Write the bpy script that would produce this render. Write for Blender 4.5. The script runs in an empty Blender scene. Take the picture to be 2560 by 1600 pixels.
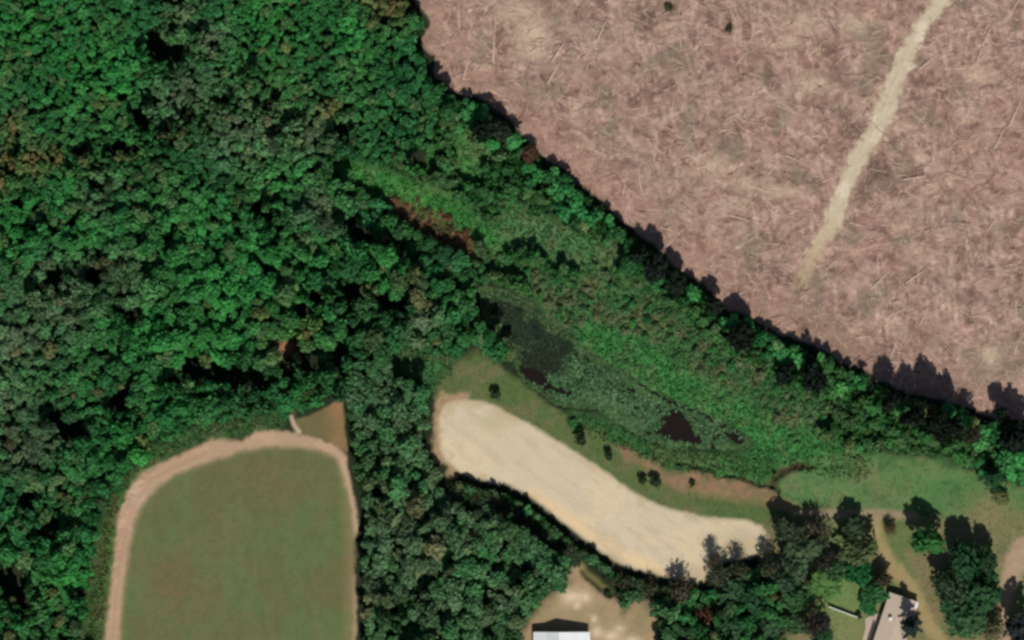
import bpy, math, random
import numpy as np
from mathutils import Vector

random.seed(7)
RNG = np.random.default_rng(7)
S = bpy.context.scene
COL = S.collection
K = 0.125                         # metres per photograph pixel (2560 x 1600)
def wx(px): return (px - 1280.0) * K
def wy(py): return (800.0 - py) * K

# ------------------------------------------------------------------ camera, sky, sun, exposure
cam = bpy.data.objects.new('camera', bpy.data.cameras.new('camera'))
COL.objects.link(cam)
ALT = 2200.0
cam.location = (0, 0, ALT)
cam.data.sensor_width = 36.0
cam.data.lens = 36.0 * ALT / (2560 * K)
cam.data.clip_start = 10.0
cam.data.clip_end = 12000.0
S.camera = cam

SUN_EL, SUN_AZ = math.radians(44), math.radians(169)
world = bpy.data.worlds.new('World'); S.world = world; world.use_nodes = True
wn = world.node_tree.nodes; wl = world.node_tree.links
sky = wn.new('ShaderNodeTexSky'); sky.sky_type = 'NISHITA'; sky.sun_disc = False
sky.sun_elevation = SUN_EL; sky.sun_rotation = SUN_AZ
bg = wn['Background']; bg.inputs['Strength'].default_value = 0.05
wl.new(sky.outputs['Color'], bg.inputs['Color'])
sd_ = bpy.data.lights.new('sun', 'SUN'); sd_.energy = 4.35; sd_.angle = math.radians(0.53); sd_.color = (1.0, 0.955, 0.89)
sun = bpy.data.objects.new('sun', sd_); COL.objects.link(sun)
to_sun = Vector((math.sin(SUN_AZ) * math.cos(SUN_EL), math.cos(SUN_AZ) * math.cos(SUN_EL), math.sin(SUN_EL)))
sun.rotation_euler = (-to_sun).to_track_quat('-Z', 'Y').to_euler()
sun.location = to_sun * 300
S.view_settings.view_transform = 'Standard'; S.view_settings.look = 'None'
S.view_settings.gamma = 1.0; S.view_settings.use_curve_mapping = False
S.view_settings.exposure = 0.0
S.render.engine = 'CYCLES'
S.cycles.pixel_filter_type = 'BLACKMAN_HARRIS'
S.cycles.filter_width = 2.9        # the soft optics of a satellite picture
S.cycles.max_bounces = 5

# ------------------------------------------------------------------ numeric helpers
def lin(c):
    c = np.asarray(c, dtype=float) / 255.0
    return np.where(c <= 0.04045, c / 12.92, ((c + 0.055) / 1.055) ** 2.4)
GAIN = 1.0                         # light on flat open ground
def alb(r, g, b, k=1.0): return lin((r, g, b)) * k / GAIN

_T = {}
def vnoise(x, y, seed):
    if seed not in _T: _T[seed] = np.random.default_rng(1000 + seed).random((256, 256))
    t = _T[seed]
    xi = np.floor(x).astype(int); yi = np.floor(y).astype(int)
    fx = x - xi; fy = y - yi
    fx = fx * fx * (3 - 2 * fx); fy = fy * fy * (3 - 2 * fy)
    a = t[xi & 255, yi & 255]; b = t[(xi + 1) & 255, yi & 255]
    c = t[xi & 255, (yi + 1) & 255]; d = t[(xi + 1) & 255, (yi + 1) & 255]
    return (a * (1 - fx) + b * fx) * (1 - fy) + (c * (1 - fx) + d * fx) * fy
def fbm(x, y, scale, seed, octv=4, rough=0.55):
    v = 0; amp = 1; tot = 0; x = x / scale; y = y / scale
    for o in range(octv):
        v = v + amp * vnoise(x + 17.3 * o, y - 9.1 * o, seed + o); tot += amp
        amp *= rough; x = x * 2.03; y = y * 2.03
    return v / tot
def sstep(a, b, x):
    t = np.clip((x - a) / (b - a), 0, 1); return t * t * (3 - 2 * t)
def seg_dist(X, Y, a, b):
    vx, vy = b[0] - a[0], b[1] - a[1]
    t = np.clip(((X - a[0]) * vx + (Y - a[1]) * vy) / (vx * vx + vy * vy + 1e-9), 0, 1)
    return np.hypot(X - a[0] - t * vx, Y - a[1] - t * vy), t
def sd_poly(X, Y, P):
    P = np.asarray(P, float); out = np.full(X.shape, 900.0)
    m = (X > P[:, 0].min() - 90) & (X < P[:, 0].max() + 90) & (Y > P[:, 1].min() - 90) & (Y < P[:, 1].max() + 90)
    x, y = X[m], Y[m]; d = np.full(x.shape, 900.0); ins = np.zeros(x.shape, bool)
    for i in range(len(P)):
        a, b = P[i], P[(i + 1) % len(P)]
        d = np.minimum(d, seg_dist(x, y, a, b)[0])
        c = (a[1] > y) != (b[1] > y)
        if a[1] != b[1]:
            ins ^= c & (x < (b[0] - a[0]) * (y - a[1]) / (b[1] - a[1]) + a[0])
    out[m] = np.where(ins, -d, d); return out
def sd_line(X, Y, P):                # vertices (x, y, half width)
    P = np.asarray(P, float); out = np.full(X.shape, 900.0)
    m = (X > P[:, 0].min() - 120) & (X < P[:, 0].max() + 120) & (Y > P[:, 1].min() - 120) & (Y < P[:, 1].max() + 120)
    x, y = X[m], Y[m]; d = np.full(x.shape, 900.0)
    for a, b in zip(P[:-1], P[1:]):
        s, t = seg_dist(x, y, a, b); d = np.minimum(d, s - (a[2] + (b[2] - a[2]) * t))
    out[m] = d; return out

# ------------------------------------------------------------------ the plan of the place (photograph pixels)
P_FIELD = [(1030,-300),(1038,0),(1072,56),(1053,108),(1085,138),(1092,193),(1135,227),(1187,245),(1272,283),(1306,335),(1365,394),
           (1410,424),(1481,480),(1551,545),(1610,585),(1660,625),(1705,676),(1772,716),(1810,765),(1890,790),(1957,835),(2032,866),
           (2099,895),(2180,935),(2270,975),(2380,1000),(2440,1020),(2490,1045),(2560,1045),(2950,1080),(2950,-300)]
P_TRACK = [(2375,-60,24),(2352,0,24),(2318,50,22),(2302,70,20),(2270,140,26),(2240,210,26),(2205,290,25),(2176,355,24),(2140,400,30),(2112,470,27),
           (2078,555,24),(2045,620,22),(2010,690,14),(1995,725,5)]
P_MEADOW = [(300,1800),(303,1600),(312,1480),(326,1370),(343,1300),(372,1243),(400,1218),(440,1193),(520,1160),(600,1133),(660,1122),(740,1118),
            (800,1130),(838,1152),(855,1195),(868,1250),(878,1310),(882,1380),(880,1450),(878,1600),(876,1800)]
P_LOOP = [(250,1800),(257,1600),(270,1480),(281,1375),(293,1295),(310,1240),(330,1200),(355,1176),(420,1145),(480,1117),(512,1105),(530,1093),(570,1094),
          (602,1098),(640,1076),(680,1072),(720,1073),(750,1077),(800,1092),(842,1110),(866,1132),(874,1170),(886,1230),(896,1300),(898,1322),(888,1345),(882,1400),
          (890,1440),(893,1520),(893,1600),(893,1800)]
P_CORNER = [(735,1078),(728,1052),(770,1040),(838,1005),(855,1008),(862,1080),(868,1130),(800,1094)]
P_STRIP = [(1100,1100),(1098,1050),(1110,1015),(1140,1003),(1190,1002),(1230,1012),(1290,1046),(1360,1083),(1440,1132),(1520,1188),(1600,1243),(1660,1268),(1740,1288),
           (1800,1298),(1860,1300),(1900,1315),(1922,1340),(1920,1372),(1880,1392),(1810,1400),(1770,1425),(1757,1455),(1715,1452),(1620,1432),(1560,1412),
           (1500,1378),(1440,1330),(1390,1290),(1330,1240),(1270,1212),(1200,1196),(1150,1180),(1118,1150),(1104,1130)]
P_SWEST = [(1083,1150),(1085,1010),(1100,985),(1180,985),(1150,1040),(1122,1130),(1140,1190),(1115,1205),(1108,1160)]
P_MARGIN = [(1085,1000),(1100,950),(1150,900),(1190,880),(1240,905),(1290,945),(1350,1000),(1430,1045),(1530,1108),(1640,1165),(1780,1200),(1900,1220),(1990,1235),
            (2010,1290),(1925,1345),(1900,1318),(1740,1290),(1600,1245),(1440,1134),(1290,1048),(1190,1004),(1110,1015)]
P_RED = [(1535,1110),(1600,1140),(1650,1172),(1760,1182),(1890,1212),(1990,1250),(1985,1275),(1900,1268),(1760,1245),(1660,1205),(1570,1150)]
P_POND = [(1200,725),(1232,720),(1300,752),(1400,815),(1470,870),(1520,915),(1580,948),(1660,985),(1730,1022),(1810,1062),(1872,1095),(1880,1118),(1840,1122),(1770,1118),
          (1690,1122),(1620,1100),(1560,1060),(1480,1015),(1430,1012),(1375,1000),(1320,962),(1282,915),(1290,880),(1240,825),(1205,775)]
P_OPEN = [[(1648,1045),(1672,1022),(1700,1018),(1722,1048),(1745,1085),(1775,1098),(1758,1112),(1700,1108),(1655,1098),(1638,1078)],
          [(1800,1078),(1838,1072),(1868,1098),(1862,1116),(1825,1108)],
          [(1296,916),(1340,926),(1440,984),(1432,1002),(1380,984),(1310,944)]]
L_CHAN = [(1580,950,4),(1640,985,5),(1690,1012,6),(1760,1040,6),(1810,1068,8)]
P_GRASSR = [(1950,1175),(2060,1140),(2200,1140),(2340,1150),(2450,1190),(2560,1225),(2800,1280),(2800,1420),(2560,1370),(2480,1340),(2400,1300),(2300,1275),(2100,1278),(2000,1262),(1945,1225)]
P_SE = [(1930,1330),(2000,1275),(2200,1285),(2330,1290),(2480,1335),(2560,1360),(2800,1400),(2800,1800),(1960,1800),(1965,1600),(1960,1520),(1920,1440),(1900,1390)]
P_YARD = [(1428,1425),(1448,1422),(1480,1455),(1520,1500),(1560,1530),(1590,1505),(1618,1508),(1640,1545),(1640,1620),(1640,1800),(1290,1800),(1303,1590),(1345,1520),(1390,1475),(1420,1460)]
L_YLW = [(2195,1300,14),(2200,1370,20),(2232,1420,20),(2275,1470,18),(2310,1530,16),(2345,1600,18),(2380,1700,18)]
L_BEIGE = [(1985,1280,8),(2060,1284,11),(2200,1284,12),(2290,1290,10)]
L_EAST = [(2700,1350,40),(2560,1375,32),(2535,1430,24),(2510,1500,18),(2505,1560,14),(2500,1640,14)]
L_STEM = [(718,866,10),(712,905,4),(722,960,5),(728,1010,6),(735,1045,8),(748,1078,7)]
GREEN1 = [(870,425,24),(960,455,30),(1040,485,28),(1120,525,26),(1200,575,24),(1270,612,20)]
GREEN2 = [(1175,345,20),(1185,380,45),(1170,420,25)]
GREEN3 = [(1480,850,40),(1560,880,50),(1680,955,50),(1800,1030,52),(1920,1100,50),(2040,1150,45),(2150,1170,35)]
GREEN4 = [(1290,560,40),(1360,590,50),(1450,630,50),(1530,640,35)]
GREEN5 = [(1010,905,30),(1070,930,45),(1110,915,25)]
GREEN6 = [(1440,1050,22),(1540,1085,26),(1640,1135,26),(1760,1155,32),(1900,1180,34)]
GREEN7 = [(400,1150,14),(350,1190,22),(300,1260,24),(275,1350,26),(255,1450,26),(235,1600,26)]
GREEN8 = [(400,1130,16),(500,1085,20),(600,1068,18),(690,1050,18)]
SCRUB = [(1290,700),(1230,690),(1180,640),(1220,600),(1290,650),(1340,640),(1400,700),(1520,660),(1600,700),(1700,780),(1800,850),(1920,930),(2060,990),(2100,1060),(2000,1140),
         (1850,1060),(1700,960),(1560,880),(1440,830),(1350,770)]
SCRUB2 = [(1100,290),(1180,345),(1290,440),(1380,505),(1450,565),(1530,635),(1610,690),(1690,745),(1770,815),(1900,885),(2010,940),(2130,985),(2260,1055),(2380,1095),(2480,1130),(2470,1170),
         (2300,1130),(2100,1110),(1960,1080),(1850,1040),(1700,950),(1560,870),(1440,820),(1350,760),(1240,700),(1200,640),(1260,600),(1180,520),(1050,450),(1080,380)]
RUST = [(965,485),(1050,505),(1120,540),(1185,600),(1190,640),(1140,630),(1060,585),(985,540)]
DITCH_A = [(1455,1425,8),(1490,1455,9),(1522,1485,8)]
DITCH_B = [(1690,1152,4),(1800,1180,5),(1900,1210,5),(1945,1224,6)]
DITCH_C = [(1928,1214,5),(1948,1184,8),(1985,1168,9),(2030,1172,5)]

GRID = 4.0
gx = np.arange(-200, 2761, GRID); gy = np.arange(-160, 1761, GRID)
X, Y = np.meshgrid(gx, gy)
w1 = fbm(X, Y, 70, 1) - .5; w2 = fbm(X, Y, 70, 5) - .5
w3 = fbm(X, Y, 16, 9, 3) - .5; w4 = fbm(X, Y, 16, 13, 3) - .5
XW, YW = X + 22 * w1 + 14 * w3, Y + 22 * w2 + 14 * w4           # ragged natural edges
XS, YS = X + 6 * w1 + 7 * w3, Y + 6 * w2 + 7 * w4               # driven or mown edges
n_fine = fbm(X, Y, 11, 21, 3); n_mid = fbm(X, Y, 32, 25, 4); n_big = fbm(X, Y, 120, 31, 4); n_b2 = fbm(X, Y, 75, 37, 4)

sdF = sd_poly(XW, YW, P_FIELD); sdT = sd_line(XW, YW, P_TRACK)
sdM = sd_poly(XS, YS, P_MEADOW); sdL = sd_poly(XS, YS, P_LOOP); sdC = sd_poly(XS, YS, P_CORNER)
sdS = sd_poly(XS, YS, P_STRIP); sdSW = sd_poly(XW, YW, P_SWEST); sdMg = sd_poly(XW, YW, P_MARGIN); sdR = sd_poly(XW, YW, P_RED)
sdP = sd_poly(XW, YW, P_POND); sdO = np.minimum.reduce([sd_poly(XS, YS, p) for p in P_OPEN] + [sd_line(XS, YS, L_CHAN)])
sdG = sd_poly(XW, YW, P_GRASSR); sdE = sd_poly(XW, YW, P_SE); sdY = sd_poly(XW, YW, P_YARD)
sdYl = sd_line(XW, YW, L_YLW); sdBe = sd_line(XS, YS, L_BEIGE); sdEa = sd_line(XW, YW, L_EAST); sdSt = sd_line(XW, YW, L_STEM)
sdg = {i: sd_line(XW, YW, p) for i, p in enumerate((GREEN1, GREEN2, GREEN3, GREEN4, GREEN5, GREEN6, GREEN7, GREEN8), 1)}
sdSc = sd_poly(XW, YW, SCRUB); sdS2 = sd_poly(XW, YW, SCRUB2); sdRu = sd_poly(XW, YW, RUST)
sdDA = sd_line(XS, YS, DITCH_A); sdDB, sdDC = (sd_line(XW, YW, p) for p in (DITCH_B, DITCH_C))

C = np.zeros(X.shape + (3,))
C[:] = alb(36, 46, 32)
def paint(w, c): 
    global C
    w = np.clip(w, 0, 1)[..., None]; C = C * (1 - w) + np.asarray(c) * w
def ins(sd, soft=14): return sstep(soft * .5, -soft * .5, sd)
def blob(x, y, r, rx=1.0): return np.exp(-(((X - x) / rx) ** 2 + (Y - y) ** 2) / (r * r))
# wood floor
paint(sstep(.45, .7, n_mid), alb(44, 46, 34)); paint(sstep(.5, .7, n_fine) * .5, alb(40, 58, 36))
# scrub and tall grass
paint(ins(sdS2, 30), alb(62, 98, 56)); paint(ins(sdS2, 30) * sstep(.5, .68, n_mid), alb(92, 108, 68)); paint(ins(sdS2, 30) * sstep(.52, .68, n_b2) * .8, alb(58, 112, 58))
paint(ins(sdSc, 40), alb(66, 102, 60)); paint(ins(sdSc, 40) * sstep(.45, .65, n_mid), alb(88, 100, 66))
paint(ins(sdRu, 24), alb(118, 90, 66)); paint(ins(sdRu, 24) * sstep(.45, .7, n_fine), alb(80, 84, 56))
for i, c in ((1, (66, 126, 62)), (2, (74, 122, 66)), (3, (64, 121, 64)), (4, (76, 116, 70)), (5, (66, 108, 62)), (6, (64, 106, 58)), (7, (72, 98, 54)), (8, (66, 100, 56))):
    w = ins(sdg[i], 46)
    paint(w, alb(*c)); paint(w * sstep(.48, .68, n_mid) * .7, alb(c[0] + 22, c[1] - 6, c[2] + 6)); paint(w * sstep(.5, .75, n_fine) * .5, alb(c[0] - 14, c[1] - 22, c[2] - 12))
# margin of the sandy clearing
w = ins(sdMg, 22); paint(w, alb(90, 104, 62)); paint(w * sstep(.46, .64, n_mid) * .8, alb(108, 106, 74)); paint(w * sstep(.5, .7, n_b2), alb(84, 104, 60))
w = ins(sdR, 24) * (0.55 + .6 * sstep(.35, .6, n_mid)); paint(w, alb(140, 112, 86)); paint(ins(sdR, 20) * sstep(.5, .68, n_fine) * .6, alb(110, 106, 72))
w = ins(sdG, 30); paint(w, alb(80, 118, 68)); paint(w * sstep(.52, .66, fbm(X, Y, 42, 231, 4)) * .7, alb(112, 118, 80)); paint(w * sstep(.48, .34, fbm(X, Y, 26, 237, 3)) * .6, alb(64, 100, 56)); paint(w * sstep(.45, .65, n_mid) * .7, alb(94, 124, 76)); paint(w * sstep(.52, .7, n_b2) * .5, alb(104, 118, 76)); paint(w * sstep(2400, 2540, X) * sstep(1240, 1300, Y) * .6, alb(122, 116, 78))
w = ins(sdE, 26); paint(w, alb(116, 112, 78)); paint(w * sstep(.42, .6, n_b2), alb(98, 112, 70)); paint(w * sstep(.5, .7, n_mid) * .7, alb(128, 116, 86))
paint(blob(2110, 1500, 75), alb(104, 126, 76)); paint(blob(2110, 1580, 50), alb(118, 124, 80)); paint(blob(2470, 1290, 60) * .8, alb(128, 118, 84))
w = ins(sdYl, 22); paint(w * .9, alb(156, 138, 98)); paint(ins(sdBe, 14) * .85, alb(150, 134, 106)); paint(ins(sdEa, 24) * .9, alb(172, 146, 120))
paint(blob(2410, 1390, 70, 1.3) * .6, alb(140, 122, 96))
# brown cleared field
w = ins(sdF, 12)
paint(w, alb(165, 134, 119))
tau = np.clip(sstep(.44, .6, n_big) + .5 * blob(1560, 60, 170) + .4 * blob(2200, 300, 160), 0, 1)
paint(w * tau * .85, alb(154, 138, 119))
paint(w * sstep(.5, .7, n_mid) * .8, alb(174, 153, 137)); paint(w * sstep(.48, .3, n_mid) * .7, alb(138, 108, 96))
paint(w * sstep(.55, .75, n_fine) * .55, alb(186, 164, 148)); paint(w * sstep(.42, .26, n_fine) * .4, alb(122, 100, 90))
for kk, (ca_, sa_) in enumerate(((.3, .95), (.95, -.3), (.75, .66), (.1, 1.0))):
    sk = fbm((X * ca_ + Y * sa_) / 7, Y * ca_ - X * sa_, 7, 181 + 5 * kk, 3); gate = sstep(.44, .62, fbm(X, Y, 60, 211 + 4 * kk, 3))
    paint(w * sstep(.6, .72, sk) * gate * .8, alb(208, 182, 164)); paint(w * sstep(.38, .28, sk) * gate * .5, alb(122, 98, 88))
n_sp = fbm(X, Y, 24, 171, 3); paint(w * sstep(.6, .74, n_sp) * .75, alb(116, 92, 80)); paint(w * sstep(.4, .28, n_sp) * .5, alb(188, 160, 142))
n_st = fbm(X * .9 + Y * .35, (Y * .9 - X * .35) * 2.6, 40, 67, 4); paint(w * sstep(.52, .68, n_st) * .55, alb(172, 146, 132)); paint(w * sstep(.46, .32, n_st) * .5, alb(134, 110, 100))
paint(w * sstep(.56, .7, n_b2) * .5, alb(122, 118, 98))
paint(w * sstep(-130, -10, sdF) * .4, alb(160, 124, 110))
for (bx, by, br, rx) in ((2005,55,20,1.6),(2140,62,22,1.3),(1975,105,12,2),(2030,215,22,1.8),(1790,415,22,2),(1860,460,16,2.2),(1950,478,16,2.4),(1845,505,12,2.2),(1330,80,34,1.3),(1300,30,26,2),
                         (1440,270,26,.6),(2245,505,10,2),(2480,900,24,.8),(2470,880,14,1),(1330,135,20,1.5),(2440,190,22,1)):
    paint(w * blob(bx, by, br, rx) * .85, alb(196, 180, 156))
for (bx, by, br, rx) in ((1670,20,22,1.2),(1822,70,12,1),(2060,125,20,.8),(2130,320,26,1),(2190,420,26,1),(1935,680,24,.8),(2075,672,16,.8),(2160,480,26,1),(2200,440,30,1),(2545,690,12,1),(2542,840,12,1),(2010,820,16,1),(1620,40,30,1)):
    paint(w * blob(bx, by, br, rx) * .75, alb(98, 84, 70))
C *= (1 - .13 * w)[..., None] * np.array([1.05, .985, .98]) ** w[..., None]
# the track across it
tf = sstep(720, 520, Y)
w = sstep(7, -8, sdT + 4 + 26 * (n_fine - .5)) * ins(sdF, 12)
paint(w * (.55 + .45 * tf), alb(172, 150, 118)); paint(w * tf * .9, alb(196, 182, 158)); paint(w * sstep(.5, .72, n_mid) * tf * .7, alb(214, 202, 178))
for off in (-9, 9):
    rut = sd_line(XS, YS, [(px + off, py, 2) for px, py, _ in P_TRACK]); paint(w * ins(rut, 7) * sstep(.38, .6, n_b2) * .45, alb(170, 152, 126))
for off in (-15, 0, 15):
    rut = sd_line(XW, YW, [(px + off, py, 1) for px, py, _ in P_TRACK]); paint(ins(sdF, 12) * ins(rut, 8) * sstep(480, 560, Y) * sstep(760, 690, Y) * .6, alb(190, 164, 124))
# sandy clearing
paint(ins(sdSW, 12) * .9, alb(164, 138, 108))
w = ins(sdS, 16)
paint(w, alb(203, 189, 162)); paint(w * sstep(.4, .62, n_big) * .5, alb(200, 184, 156)); paint(w * sstep(.5, .66, n_b2) * .45, alb(214, 196, 160))
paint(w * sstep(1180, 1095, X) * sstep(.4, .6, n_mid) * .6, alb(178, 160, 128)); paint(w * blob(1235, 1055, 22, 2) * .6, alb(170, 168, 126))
st = sd_line(X, Y, [(1330,1232,6),(1450,1316,10),(1560,1388,10),(1660,1432,8)]); paint(w * ins(st, 44) * .85, alb(228, 196, 148))
paint(w * blob(1850, 1370, 40, 1.4) * .6, alb(170, 152, 112)); paint(w * blob(1740, 1440, 26) * .5, alb(172, 146, 108))
paint(w * sstep(.5, .75, fbm(X * .8 + Y * .55, (Y * .8 - X * .55) * 5, 60, 61, 3)) * .5, alb(186, 170, 144))
for off in (-26, -14, 8, 22, 40):
    tr1 = sd_line(X, Y, [(1120,1040+off,1),(1200,1058+off,1),(1330,1130+off,1),(1480,1225+off,1),(1620,1320+off,1),(1760,1355+off,1),(1880,1345+off*.5,1)])
    paint(w * ins(tr1, 7) * sstep(.4, .6, n_b2) * .28, alb(182, 162, 132))
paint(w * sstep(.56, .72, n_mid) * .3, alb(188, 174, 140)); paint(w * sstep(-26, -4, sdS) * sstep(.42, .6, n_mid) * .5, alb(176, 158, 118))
# meadow and the loop of dirt round it
w = ins(sdL + 5 + 10 * (n_fine - .5), 14); paint(w, alb(174, 147, 120))
paint(w * sstep(840, 880, X) * .9, alb(190, 164, 134)); paint(w * sstep(.48, .66, n_mid) * .5, alb(192, 160, 136)); paint(w * blob(345, 1240, 24) * .6, alb(196, 172, 154))
paint(w * ins(sd_line(X, Y, [(280,1600,3),(303,1380,3),(330,1270,3),(380,1195,4),(520,1130,4)]), 9) * .35, alb(160, 118, 96))
w = ins(sdM + 8 * (n_fine - .5) - 2, 24)
paint(w, alb(98, 104, 66)); paint(w * sstep(.42, .62, n_big) * .6, alb(104, 100, 68)); paint(w * sstep(.48, .66, n_b2) * .7, alb(92, 112, 70))
paint(w * blob(430, 1470, 90, .8) * .55, alb(116, 98, 72)); paint(w * blob(690, 1200, 60) * .5, alb(116, 98, 72)); paint(w * blob(560, 1330, 70) * .35, alb(118, 100, 76))
paint(w * sstep(.45, .65, fbm(X * 3.2, Y * .5, 60, 71, 3)) * .35, alb(108, 112, 74)); paint(w * sstep(.5, .7, n_mid) * .3, alb(108, 110, 76)); paint(w * (n_fine > .58) * .35, alb(84, 96, 58))
paint(w * sstep(-40, -2, sdM) * sstep(835, 880, X) * .6, alb(138, 120, 88))
w = ins(sdC, 8); paint(w * .9, alb(112, 104, 70)); paint(w * sstep(800, 850, X) * .8, alb(138, 112, 78)); paint(ins(sdC, 10) * blob(845, 1020, 26) * .6, alb(152, 116, 84))
paint(ins(sdSt, 14) * .5, alb(96, 98, 62)); paint(ins(sd_line(X, Y, [(728,1042,4),(734,1060,4),(748,1080,5)]), 7) * .8, alb(204, 180, 156))
paint(blob(716, 868, 22) * .95, alb(158, 116, 88))
# yard of the white-roofed house
w = ins(sdY + 30 * (n_mid - .5), 40)
paint(w, alb(158, 138, 108)); paint(w * sstep(.46, .64, n_mid) * .6, alb(142, 130, 94)); paint(w * sstep(.5, .66, n_b2) * .5, alb(168, 140, 114))
for (bx, by, br, rx) in ((1428,1492,20,1.3),(1464,1493,14,1),(1443,1514,10,1),(1485,1548,10,.8),(1492,1580,14,.9),(1530,1590,14,1.6),(1550,1572,8,1.6),(1580,1600,10,2)):
    paint(w * blob(bx, by, br, rx) * .9, alb(212, 190, 160))
paint(w * blob(1600, 1550, 30) * .7, alb(134, 124, 90)); paint(w * blob(1330, 1580, 22) * .6, alb(166, 128, 102))
# ditches and banks
for s in (sdDA,): paint(ins(s, 12) * .9, alb(104, 100, 62))
paint(ins(sdDB, 10), alb(58, 80, 46)); paint(ins(sdDC, 10), alb(66, 56, 40))
# pond bed and rim
paint(ins(sdP, 18), alb(48, 56, 44))
smooth_ = np.clip(ins(sdM, 20) + ins(sdL, 20) + ins(sdS, 20), 0, 1)
C *= (1 + (fbm(X, Y, 5.5, 81, 2) - .5) * .2 * (1 - .7 * smooth_))[..., None]

Z = (n_mid - .5) * .35
field_w = ins(sdF, 12); Z = Z + field_w * ((n_fine - .5) * .3 + (fbm(X, Y, 30, 91, 3) - .5) * .5) * (1 - .8 * ins(sdT, 14))
smooth = np.clip(ins(sdM, 20) + ins(sdL, 20) + ins(sdS, 20), 0, 1); Z = Z * (1 - .8 * smooth)
gr = np.clip(sum(ins(sdg[i], 30) for i in sdg) + ins(sdSc, 30), 0, 1); Z = Z + gr * (n_fine - .5) * .9
Z = Z - 1.3 * ins(sdDA, 12) - .9 * ins(sdDB, 10) - .9 * ins(sdDC, 14) * (.5 + n_fine)
Z = Z * (1 - ins(sdP, 40)) - 0.9 * ins(sdP, 22)
flatb = np.zeros(X.shape)
for (bx, by, br) in ((1405, 1650, 110), (2230, 1590, 120)): flatb = np.maximum(flatb, sstep(br + 25, br, np.hypot(X - bx, Y - by)))
Z = Z * (1 - flatb)
def grid_at(A, px, py):
    ix = np.clip(((np.asarray(px) - gx[0]) / GRID).round().astype(int), 0, len(gx) - 1)
    iy = np.clip(((np.asarray(py) - gy[0]) / GRID).round().astype(int), 0, len(gy) - 1)
    return A[iy, ix]

# ------------------------------------------------------------------ materials
def new_mat(name, rough=.9, spec=.1):
    m = bpy.data.materials.new(name); m.use_nodes = True
    p = m.node_tree.nodes['Principled BSDF']
    p.inputs['Roughness'].default_value = rough; p.inputs['Specular IOR Level'].default_value = spec
    return m, m.node_tree.nodes, m.node_tree.links, p
def vary(nodes, links, src, scale, lo, hi, detail=3):
    """multiply a colour by a noise of world position"""
    g = nodes.new('ShaderNodeNewGeometry'); n = nodes.new('ShaderNodeTexNoise'); n.inputs['Scale'].default_value = scale; n.inputs['Detail'].default_value = detail
    links.new(g.outputs['Position'], n.inputs['Vector'])
    r = nodes.new('ShaderNodeMapRange'); r.inputs['From Min'].default_value = .3; r.inputs['From Max'].default_value = .7
    r.inputs['To Min'].default_value = lo; r.inputs['To Max'].default_value = hi; links.new(n.outputs['Fac'], r.inputs['Value'])
    v = nodes.new('ShaderNodeVectorMath'); v.operation = 'SCALE'; links.new(src, v.inputs[0]); links.new(r.outputs['Result'], v.inputs['Scale'])
    return v.outputs['Vector'], n
def attr_mat(name, rough=.9, spec=.08, scale=2.0, lo=.85, hi=1.15, bump=0.0, from_object=False):
    m, n, l, p = new_mat(name, rough, spec)
    if from_object: src = n.new('ShaderNodeObjectInfo').outputs['Color']
    else:
        a = n.new('ShaderNodeAttribute'); a.attribute_name = 'Col'; src = a.outputs['Color']
    out, nz = vary(n, l, src, scale, lo, hi)
    l.new(out, p.inputs['Base Color'])
    if bump:
        b = n.new('ShaderNodeBump'); b.inputs['Strength'].default_value = bump; b.inputs['Distance'].default_value = .3
        l.new(nz.outputs['Fac'], b.inputs['Height']); l.new(b.outputs['Normal'], p.inputs['Normal'])
    return m
def leaf_mat(name, from_object):
    m = attr_mat(name, .8, .10, .8, .78, 1.25, from_object=from_object)
    n, l = m.node_tree.nodes, m.node_tree.links; p = n['Principled BSDF']; src = p.inputs['Base Color'].links[0].from_socket
    t = n.new('ShaderNodeBsdfTranslucent'); mx = n.new('ShaderNodeMixShader'); mx.inputs['Fac'].default_value = .47
    l.new(src, t.inputs['Color']); l.new(p.outputs['BSDF'], mx.inputs[1]); l.new(t.outputs['BSDF'], mx.inputs[2]); l.new(mx.outputs['Shader'], n['Material Output'].inputs['Surface'])
    return m
def plain_mat(name, rgb, rough=.7, spec=.3, scale=1.5, lo=.9, hi=1.08, bump=0.0):
    m, n, l, p = new_mat(name, rough, spec)
    c = n.new('ShaderNodeRGB'); c.outputs[0].default_value = (*rgb, 1)
    out, nz = vary(n, l, c.outputs[0], scale, lo, hi); l.new(out, p.inputs['Base Color'])
    if bump:
        b = n.new('ShaderNodeBump'); b.inputs['Strength'].default_value = bump; b.inputs['Distance'].default_value = .05
        l.new(nz.outputs['Fac'], b.inputs['Height']); l.new(b.outputs['Normal'], p.inputs['Normal'])
    return m
M_GROUND = attr_mat('earth_and_grass', .95, .05, 1.6, .94, 1.06, .12)
M_LEAF_MASS = leaf_mat('foliage_of_the_wood', False)
M_LEAF = leaf_mat('foliage', True)
M_TUFT = attr_mat('grass_tufts', .9, .05, 1.2, .8, 1.2)
M_WOOD = attr_mat('dead_wood', .9, .1, 1.5, .85, 1.12)
M_LOG = attr_mat('bleached_log', .9, .1, 2.0, .85, 1.12, from_object=True)
M_BARK = plain_mat('bark', (.11, .085, .065), .95, .05, 6, .6, 1.3, .6)
M_WATER, _n, _l, _p = new_mat('pond_water', .06, .5)
_p.inputs['Base Color'].default_value = (.014, .010, .007, 1); _p.inputs['Specular IOR Level'].default_value = .3
_tn = _n.new('ShaderNodeTexNoise'); _tn.inputs['Scale'].default_value = 1.2; _b = _n.new('ShaderNodeBump'); _b.inputs['Strength'].default_value = .08
_l.new(_tn.outputs['Fac'], _b.inputs['Height']); _l.new(_b.outputs['Normal'], _p.inputs['Normal'])

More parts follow.
